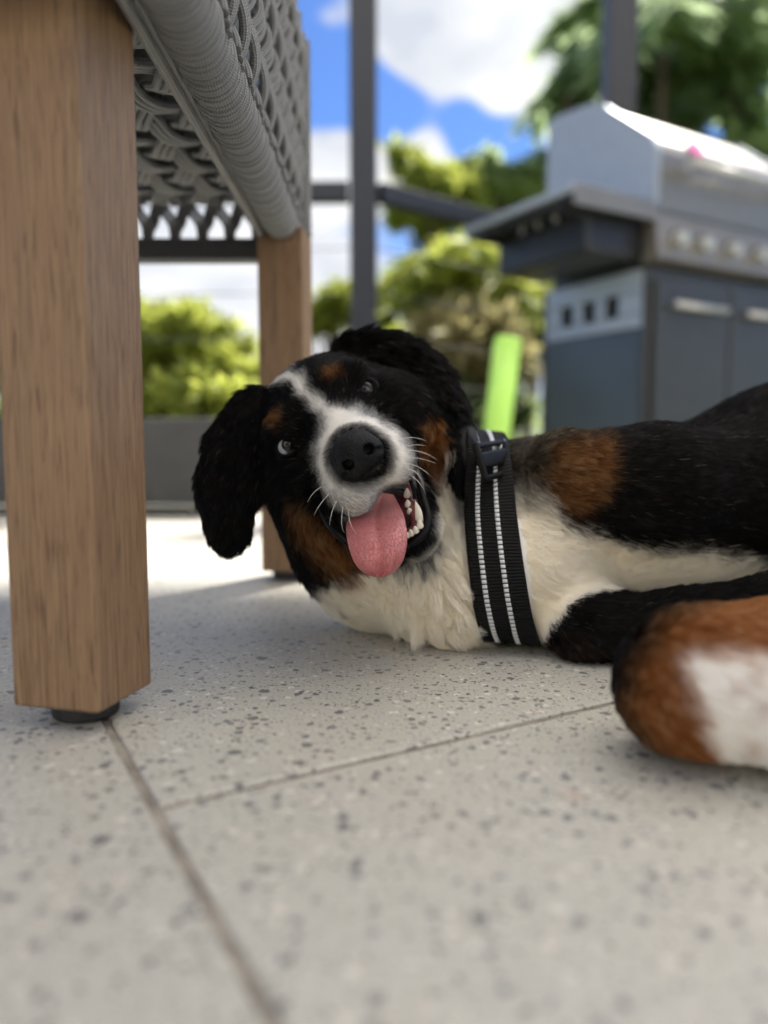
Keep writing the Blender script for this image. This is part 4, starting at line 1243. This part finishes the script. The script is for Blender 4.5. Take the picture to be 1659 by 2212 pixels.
# ---- harness
M_PLASTIC = mat_plain('black_moulded_plastic', (.006, .0062, .0068), .5, var=.1, scale=100, spec=.2)
def make_harness():
    root = empty('dog_harness', (.10, .62, .004), 'black webbing harness strap with two dashed white reflective lines around the dog', 'harness')
    ys_ = np.linspace(0, 1, 46)
    lk = [(1012, 985), (1003, 1050), (1003, 1120), (1009, 1200), (1020, 1300), (1036, 1370), (1062, 1408)]
    rk = [(1100, 955), (1108, 1030), (1117, 1120), (1128, 1200), (1142, 1290), (1160, 1380), (1182, 1418)]
    le = np.array([[np.interp(t, np.linspace(0, 1, 7), [a[i] for a in lk]) for i in (0, 1)] for t in ys_])
    re = np.array([[np.interp(t, np.linspace(0, 1, 7), [a[i] for a in rk]) for i in (0, 1)] for t in ys_])
    NC = 11
    grid = []
    for a, b in zip(le, re):
        row = []
        for j in range(NC):
            q = a + (b - a) * j / (NC - 1)
            h = march(q[0], q[1], .0075)
            row.append(h if h is not None else np.full(3, np.nan))
        grid.append(row)
    Gd = np.array(grid)
    good = ~np.isnan(Gd).any((1, 2))
    Gd = Gd[good]
    # carry on over the back and under the body, hugging it
    ctr = np.array([.10, .705, .085])
    c_top = Gd[0] - ctr; c_bot = Gd[-1] - ctr
    a_top = np.arctan2(c_top[:, 2], c_top[:, 1]); a_bot = np.arctan2(c_bot[:, 2], c_bot[:, 1])
    a_bot = np.where(a_bot > 0, a_bot - 2 * np.pi, a_bot)
    back = []
    nb = 40
    for i in range(1, nb):
        t = i / nb
        row = []
        for j in range(NC):
            ang = a_top[j] - (a_top[j] - a_bot[j]) * t
            x = Gd[0, j, 0] * (1 - t) + Gd[-1, j, 0] * t
            dirv = np.array([0, math.cos(ang), math.sin(ang)])
            s = np.arange(.02, .2, .001)
            pts = np.array([x, ctr[1], ctr[2]]) + np.outer(s, dirv)
            fv = fsample(pts)
            h = np.where(fv > .007)[0]
            pnt = pts[h[0]] if len(h) else pts[-1]
            pnt[2] = max(pnt[2], .0035)
            row.append(pnt)
        back.append(row)
    back = np.array(back)[::-1]                 # from under the body, round the back, to the top
    ring = np.concatenate([Gd, back])
    ring[..., 2] = np.maximum(ring[..., 2], .0035)
    for _ in range(6):
        ring = (np.roll(ring, 1, 0) + 2 * ring + np.roll(ring, -1, 0)) / 4
    for _ in range(3):
        ring[:, 1:-1] = (ring[:, :-2] + 2 * ring[:, 1:-1] + ring[:, 2:]) / 4
    n = len(ring)
    f = np.array([[i * NC + j, i * NC + j + 1, ((i + 1) % n) * NC + j + 1, ((i + 1) % n) * NC + j] for i in range(n) for j in range(NC - 1)])
    s = np.concatenate([[0], np.cumsum(np.linalg.norm(np.diff(ring[:, NC // 2], axis=0), axis=1))])
    uv = np.array([[j / (NC - 1), s[i]] for i in range(n) for j in range(NC)])
    v = ring.reshape(-1, 3)
    nr = vnormals(v, f)
    if ((v - ctr) * nr).sum() < 0:
        f = f[:, ::-1]; nr = -nr
    t = NT('black_webbing')
    u = t.n('ShaderNodeUVMap').outputs[0]; sp = t.n('ShaderNodeSeparateXYZ', {0: u})
    rib = t.math('SINE', t.math('MULTIPLY', sp.outputs[1], 2 * math.pi / .0026))
    wv = t.math('SINE', t.math('MULTIPLY', sp.outputs[0], 2 * math.pi * 34))
    h = t.math('ADD', t.math('MULTIPLY', rib, .5), t.math('MULTIPLY', wv, .12))
    t.set(Base_Color=t.mix(t.math('ADD', t.math('MULTIPLY', h, .5), .5), (.002, .0021, .0025), (.008, .0082, .009)), Roughness=.7, Specular_IOR_Level=.2)
    t.bump(h, .8, .0011)
    o = new_obj('strap', mesh_np('strap', v, f, uv), t.m, root, True)
    sm = o.modifiers.new('thick', 'SOLIDIFY'); sm.thickness = .0022; sm.offset = -.2
    # reflective dashes
    nrg = nr.reshape(n, NC, 3)
    mt = NT('reflective_thread'); mt.set(Base_Color=(.72, .74, .77), Roughness=.45, Specular_IOR_Level=.6)
    fullS = np.concatenate([s, [s[-1] + np.linalg.norm(ring[0, NC // 2] - ring[-1, NC // 2])]])
    RG = np.concatenate([ring, ring[:1]]); NG = np.concatenate([nrg, nrg[:1]])
    def at(uq, sq):
        i = min(max(np.searchsorted(fullS, sq) - 1, 0), n - 1); ti = (sq - fullS[i]) / (fullS[i + 1] - fullS[i] + 1e-9)
        xj = uq * (NC - 1); j = min(int(xj), NC - 2); tj = xj - j
        def il(A):
            return (A[i, j] * (1 - tj) + A[i, j + 1] * tj) * (1 - ti) + (A[i + 1, j] * (1 - tj) + A[i + 1, j + 1] * tj) * ti
        return il(RG), unit(il(NG))
    for uc in (.255, .625):
        vs, fs = [], []
        pitch = .0037; hwid = .042
        for k in range(int(fullS[-1] / pitch)):
            s0 = k * pitch; s1 = s0 + .0026
            b = len(vs)
            for (sq, uq) in ((s0, uc - hwid), (s0, uc + hwid), (s1, uc + hwid), (s1, uc - hwid)):
                pnt, nn = at(uq, min(sq, fullS[-1])); vs.append(pnt + nn * .0010)
            for (sq, uq) in ((s0, uc - hwid), (s0, uc + hwid), (s1, uc + hwid), (s1, uc - hwid)):
                pnt, nn = at(uq, min(sq, fullS[-1])); vs.append(pnt + nn * .0016)
            fs += [[b + 4, b + 5, b + 6, b + 7], [b, b + 1, b + 5, b + 4], [b + 1, b + 2, b + 6, b + 5], [b + 2, b + 3, b + 7, b + 6], [b + 3, b, b + 4, b + 7]]
        new_obj('reflective_line', mesh_np('reflective_line', vs, fs), mt.m, root)
    # adjuster buckle and folded strap end near the top
    def frame_at(sq):
        a, na = at(.03, sq); b, _ = at(.97, sq); c, nc = at(.5, sq); d, _ = at(.5, sq + .004)
        xd = unit(b - a); zd = unit(nc); yd = unit(np.cross(zd, xd)); xd = np.cross(yd, zd)
        return c, Matrix((xd, yd, zd)).transposed(), np.linalg.norm(b - a)
    c, R, wdt = frame_at(.016)
    cc = Vector(c)
    bk = new_obj('buckle', box_mesh('buckle', cc + R @ Vector((0, 0, .0045)), (wdt + .007, .013, .006), R, .002, 3), M_PLASTIC, root)
    for yy in (-.014, .012):
        new_obj('buckle_bar', box_mesh('buckle_bar', cc + R @ Vector((0, yy, .0040)), (wdt + .007, .0045, .0055), R, .0018, 3), M_PLASTIC, bk)
    for xx in (-1, 1):
        new_obj('buckle_side', box_mesh('buckle_side', cc + R @ Vector((xx * (wdt / 2 + .0025), 0, .0042)), (.0045, .030, .0055), R, .0018, 3), M_PLASTIC, bk)
    th = np.linspace(0, 2 * np.pi, 33)
    c2, R2, _ = frame_at(.004)
    cr2 = np.array(Vector(c2) + R2 @ Vector((wdt * .42, 0, .006)))
    path = cr2 + np.outer(np.cos(th) * .006, np.array(R2.col[0])) + np.outer(np.sin(th) * .006, np.array(R2.col[1]) * .8 + np.array(R2.col[2]) * .6)
    v2, f2, uv2 = tube(path, .0015, 8, False)
    new_obj('metal_ring', mesh_np('metal_ring', v2, f2, uv2), mat_plain('nickel', (.62, .63, .66), .2, 1.0, .05), root, True)
    return v, nr
STRAP_V, STRAP_N = make_harness()

# ---- fur
LEN = [  # centre, sigma, hair length
    (NOSE, .022, .0055), (NOSE - Fv * .03 - Uv * .02, .03, .0075), (Hd(0, 0, 0), .03, .0075), (Hd(0, .03, -.05), .035, .013), (Hd(.05, -.03, -.03), .03, .013), (Hd(-.05, -.03, -.03), .03, .013),
    (P(886, 1170, .555), .022, .006), (P(680, 1160, .62), .03, .016),
    (EAR1[1], .03, .015), (EAR1[3], .04, .016), (EAR1[4], .02, .009), (EAR2[1], .03, .024), (EAR2[3], .03, .020), (EAR2[5], .03, .020),
    ((.0, .66, .06), .04, .024), ((.07, .63, .05), .04, .028), ((.14, .63, .08), .04, .024), ((.25, .66, .07), .06, .021),
    (P(1240, 1020, .59), .04, .014), (P(1450, 1040, .60), .07, .011), (P(1270, 1375, .57), .03, .014), (P(1450, 1370, .56), .05, .010),
    ((.17, .39, .04), .03, .013), ((.25, .37, .04), .05, .011), ((.30, .47, .06), .05, .013), ((.35, .75, .17), .12, .014)]
DIRS = [
    ((-.02, .67, .08), .05, (.55, -.15, -.8)), ((.05, .64, .05), .05, (.35, -.35, -.9)), ((.11, .62, .03), .035, (.15, -.5, -.85)), ((.12, .62, .09), .04, (.9, -.1, -.45)),
    ((.22, .65, .07), .05, (1, .0, .05)), ((.33, .66, .07), .08, (1, .1, .25)), (P(1180, 960, .62), .03, (.8, .1, -.55)), (P(1240, 1030, .59), .03, (.75, 0, -.35)), (P(1340, 1040, .58), .03, (1, 0, .1)),
    (P(1500, 1040, .59), .08, (1, .1, -.25)), (P(1240, 1300, .585), .03, (.3, -.3, .6)), (P(1210, 1380, .57), .025, (.1, -.3, -.8)), (P(1400, 1370, .56), .06, (.9, .1, -.3)),
    ((.165, .42, .045), .035, (.45, -.5, -.6)), ((.24, .39, .045), .05, (.9, -.1, -.45)), ((.3, .5, .07), .06, (-.7, -.5, -.2)), ((.2, .74, .17), .1, (1, .1, .0))]
for ch, sg in ((EAR1, .028), (EAR2, .028)):
    for i in range(len(ch) - 1):
        DIRS.append(((ch[i] + ch[i + 1]) / 2, sg, tuple(unit(ch[i + 1] - ch[i]) * 2.2)))
EXTRA_LIFT = [(EAR2[1], .03, .5), ((.06, .63, .03), .04, .25)]

def noise3(p, freq, seed):
    r = np.random.default_rng(seed); out = np.zeros((len(p), 3))
    for _ in range(5):
        k = r.normal(size=(3, 3)) * freq; ph = r.uniform(0, 6.28, 3)
        out += np.sin(p @ k + ph)
    return out / 2.2
def field(p, src, default):
    w0 = 1e-4; num = np.zeros(len(p)) + default * w0; den = np.zeros(len(p)) + w0
    for c, s, val in src:
        w = np.exp(-((p - np.asarray(c)) ** 2).sum(1) / (2 * s * s))
        num += w * val; den += w
    return num / den
def comb(p):
    out = np.zeros((len(p), 3)) + np.array([1, .1, -.3]) * 1e-3
    for c, s, d in DIRS:
        w = np.exp(-((p - np.asarray(c)) ** 2).sum(1) / (2 * s * s))
        out += w[:, None] * np.asarray(d)
    hp = p - (NOSE + Fv * .03)
    hd_ = np.linalg.norm(p - Hd(0, -.02, -.02), axis=1)
    w = np.exp(-(hd_ / .062) ** 4) * 3.0
    rad = hp / np.linalg.norm(hp, axis=1)[:, None]
    return out + w[:, None] * rad

def make_fur():
    r = np.random.default_rng(3)
    tri = np.concatenate([BF[:, [0, 1, 2]], BF[:, [0, 2, 3]]])
    a, b, c = BV[tri[:, 0]], BV[tri[:, 1]], BV[tri[:, 2]]
    cr = np.cross(b - a, c - a); area = np.linalg.norm(cr, axis=1) / 2
    ctr = (a + b + c) / 3; tn = (BN[tri[:, 0]] + BN[tri[:, 1]] + BN[tri[:, 2]]); tn /= np.linalg.norm(tn, axis=1)[:, None] + 1e-9
    view = unit_rows(CAMP - ctr)
    facing = (tn * view).sum(1)
    dens = np.where(facing > -.25, 3.4e6, .7e6)
    Lc = field(ctr, LEN, .014)
    dens *= np.clip((.016 / Lc) ** 1.0, .75, 2.6)
    q = proj(ctr)
    dens *= np.where((q[:, 0] > 1760) | (q[:, 0] < -80), .22, 1.0)
    dens *= np.where(ctr[:, 2] < .006, .15, 1.0)
    # bare skin
    dens *= mouth_d(ctr) > .0025
    hl = (ctr - NOSE) @ HM
    dens *= ~((np.linalg.norm(hl[:, :2] / np.array([.0163, .0155]), axis=1) < 1.0) & (hl[:, 2] > -.022))
    for e in EYES:
        dl = (ctr - e) @ HM
        dens *= ~(np.linalg.norm(dl / np.array([.0116, .0096, .014]), axis=1) < 1.0)
    cnt = r.poisson(area * dens)
    idx = np.repeat(np.arange(len(tri)), cnt)
    N = len(idx)
    u, v = r.random(N), r.random(N); fl = u + v > 1; u[fl] = 1 - u[fl]; v[fl] = 1 - v[fl]
    w = 1 - u - v
    T = tri[idx]
    root = BV[T[:, 0]] * w[:, None] + BV[T[:, 1]] * u[:, None] + BV[T[:, 2]] * v[:, None]
    nrm = BN[T[:, 0]] * w[:, None] + BN[T[:, 1]] * u[:, None] + BN[T[:, 2]] * v[:, None]
    nrm /= np.linalg.norm(nrm, axis=1)[:, None] + 1e-9
    # strap presses the coat flat
    kd = kdtree.KDTree(len(STRAP_V))
    for i, p in enumerate(STRAP_V):
        kd.insert(p, i)
    kd.balance()
    near = np.where((np.abs(root[:, 0] - .10) < .09))[0]
    dist = np.full(N, 1.0); sgn = np.zeros(N)
    for i in near:
        _, j, d = kd.find(root[i])
        dist[i] = d
    keep = dist > .0079
    root, nrm, dist = root[keep], nrm[keep], dist[keep]; N = len(root)
    L_ = field(root, LEN, .014) * r.uniform(.62, 1.12, N)
    L_ *= np.clip((dist - .004) / .010, .45, 1)
    stray = r.random(N) < .012
    L_[stray] *= 1.35
    lift = .42 + field(root, EXTRA_LIFT, 0.0) * 0 + r.normal(size=N) * .10
    for cc, s, val in EXTRA_LIFT:
        lift += val * np.exp(-((root - np.asarray(cc)) ** 2).sum(1) / (2 * s * s))
    cv = comb(root)
    cv /= np.linalg.norm(cv, axis=1)[:, None] + 1e-9
    cv += noise3(root, 130, 4) * .16 + noise3(root, 420, 5) * .14 + r.normal(size=(N, 3)) * .10
    tan = cv - nrm * (cv * nrm).sum(1)[:, None]
    tan /= np.linalg.norm(tan, axis=1)[:, None] + 1e-9
    K = 5
    pts = np.zeros((N, K, 3)); pts[:, 0] = root - nrm * .0006
    wav = noise3(root, 700, 9)
    for k in range(1, K):
        s = k / (K - 1)
        d = tan + nrm * (lift * (1.35 - 1.25 * s))[:, None] + wav * (.10 * math.sin(s * 5))
        d /= np.linalg.norm(d, axis=1)[:, None]
        pts[:, k] = pts[:, k - 1] + d * (L_ / (K - 1))[:, None]
    # clumps: fine locks, then coarser ones in the long coat
    for per, lo, hi, mx_ in ((24, .005, .018, .6), (170, .011, .022, .55)):
        sd_ = r.choice(N, N // per, replace=False)
        kd = kdtree.KDTree(len(sd_))
        for i, p in enumerate(root[sd_]):
            kd.insert(p, i)
        kd.balance()
        near_i = np.fromiter((kd.find(p)[1] for p in root), int, N)
        if per < 50:
            fine_tone = r.uniform(.78, 1.35, len(sd_))[near_i]
        stretch = r.uniform(.7, 1.35, len(sd_))
        sway = r.normal(size=(len(sd_), 3)) * .12
        tgt = pts[sd_]
        tgt = tgt[:, :1] + (tgt - tgt[:, :1]) * stretch[:, None, None]
        tgt = tgt + (np.linspace(0, 1, K) ** 1.5)[None, :, None] * sway[:, None] * L_[sd_][:, None, None]
        tgt = tgt[near_i]
        amt = np.clip((L_ - lo) / (hi - lo), .10 if per < 50 else 0, 1) * mx_ * r.uniform(.5, 1.25, N)
        for k in range(1, K):
            s = (k / (K - 1)) ** 1.4
            pts[:, k] += (tgt[:, k] - pts[:, k]) * (amt * s)[:, None]
    pts[..., 2] = np.maximum(pts[..., 2], .0008)
    col = coat(root, nrm, 3.5, r)
    lum = col.mean(1)
    col = np.clip(col, 0, 1) ** (r.uniform(.8, 1.3, N) * fine_tone * r.uniform(.92, 1.12, len(sd_))[near_i])[:, None]
    brown = (lum < .02) & (r.random(N) < .10)
    col[brown] = np.array([.035, .022, .015]) * r.uniform(.5, 1.2, (brown.sum(), 1))
    strayw = (lum < .02) & (r.random(N) < .004)
    col[strayw] = [.25, .2, .15]
    rad0 = np.clip(.00010 + L_ * .0045, .00011, .00020)
    prof = np.array([1, .95, .8, .55, .12])
    hc = bpy.data.hair_curves.new('fur')
    hc.add_curves([K] * N)
    hc.attributes['position'].data.foreach_set('vector', pts.astype(np.float32).ravel())
    ra = hc.attributes.get('radius') or hc.attributes.new('radius', 'FLOAT', 'POINT')
    ra.data.foreach_set('value', (rad0[:, None] * prof).astype(np.float32).ravel())
    ca = hc.attributes.new('coat', 'FLOAT_COLOR', 'CURVE')
    ca.data.foreach_set('color', np.concatenate([col, np.ones((N, 1))], 1).astype(np.float32).ravel())
    t = NT('fur_strand')
    t.set(Base_Color=t.n('ShaderNodeAttribute', attribute_name='coat').outputs['Color'], Roughness=.42, Specular_IOR_Level=.22)
    tl = t.n('ShaderNodeBsdfTranslucent', {'Color': t.n('ShaderNodeAttribute', attribute_name='coat').outputs['Color']})
    ms = t.n('ShaderNodeMixShader', {0: .45, 1: t.b.outputs[0], 2: tl.outputs[0]})
    t.l(ms.outputs[0], t.out.inputs['Surface'])
    hc.materials.append(t.m)
    o = bpy.data.objects.new('fur', hc); COL.objects.link(o)
    o.parent = dog; o.matrix_parent_inverse = Matrix.Translation(dog.location).inverted()
    o['kind'] = 'stuff'
    print('fur strands', N)
def unit_rows(v):
    return v / (np.linalg.norm(v, axis=1)[:, None] + 1e-12)
make_fur()

# ---- whiskers
def make_whiskers():
    W_ = [[(860, 953), (888, 945), (921, 953)], [(876, 964), (897, 961), (919, 963)], [(872, 972), (912, 977), (944, 994)], [(870, 986), (909, 991), (941, 1001)], [(868, 1000), (900, 1007), (932, 1030)],
          [(874, 1012), (902, 1024), (917, 1058)], [(880, 1022), (905, 1042), (920, 1068)], [(715, 1062), (692, 1089), (678, 1114)], [(730, 1076), (717, 1107), (712, 1136)], [(742, 1088), (738, 1128), (744, 1150)],
          [(752, 1098), (757, 1130), (770, 1152)], [(822, 1060), (840, 1085), (862, 1100)], [(700, 1050), (680, 1062), (664, 1085)]]
    pos, rad = [], []
    for w in W_:
        h = march(*w[0]); D = h[1] if h is not None else .53
        A = [P(*w[0], D + .002), P(*w[1], D - .010), P(*w[2], D - .008)]
        for s in np.linspace(0, 1, 10):
            pos.append((1 - s) ** 2 * A[0] + 2 * s * (1 - s) * (2 * A[1] - (A[0] + A[2]) / 2) + s * s * A[2]); rad.append(.00022 * (1 - .8 * s))
    hc = bpy.data.hair_curves.new('whiskers'); hc.add_curves([10] * len(W_))
    hc.attributes['position'].data.foreach_set('vector', np.array(pos, np.float32).ravel())
    ra = hc.attributes.get('radius') or hc.attributes.new('radius', 'FLOAT', 'POINT')
    ra.data.foreach_set('value', np.array(rad, np.float32))
    t = NT('white_whisker'); t.set(Base_Color=(.85, .83, .78), Roughness=.35)
    hc.materials.append(t.m)
    o = bpy.data.objects.new('whiskers', hc); COL.objects.link(o)
    o.parent = dog; o.matrix_parent_inverse = Matrix.Translation(dog.location).inverted()
make_whiskers()
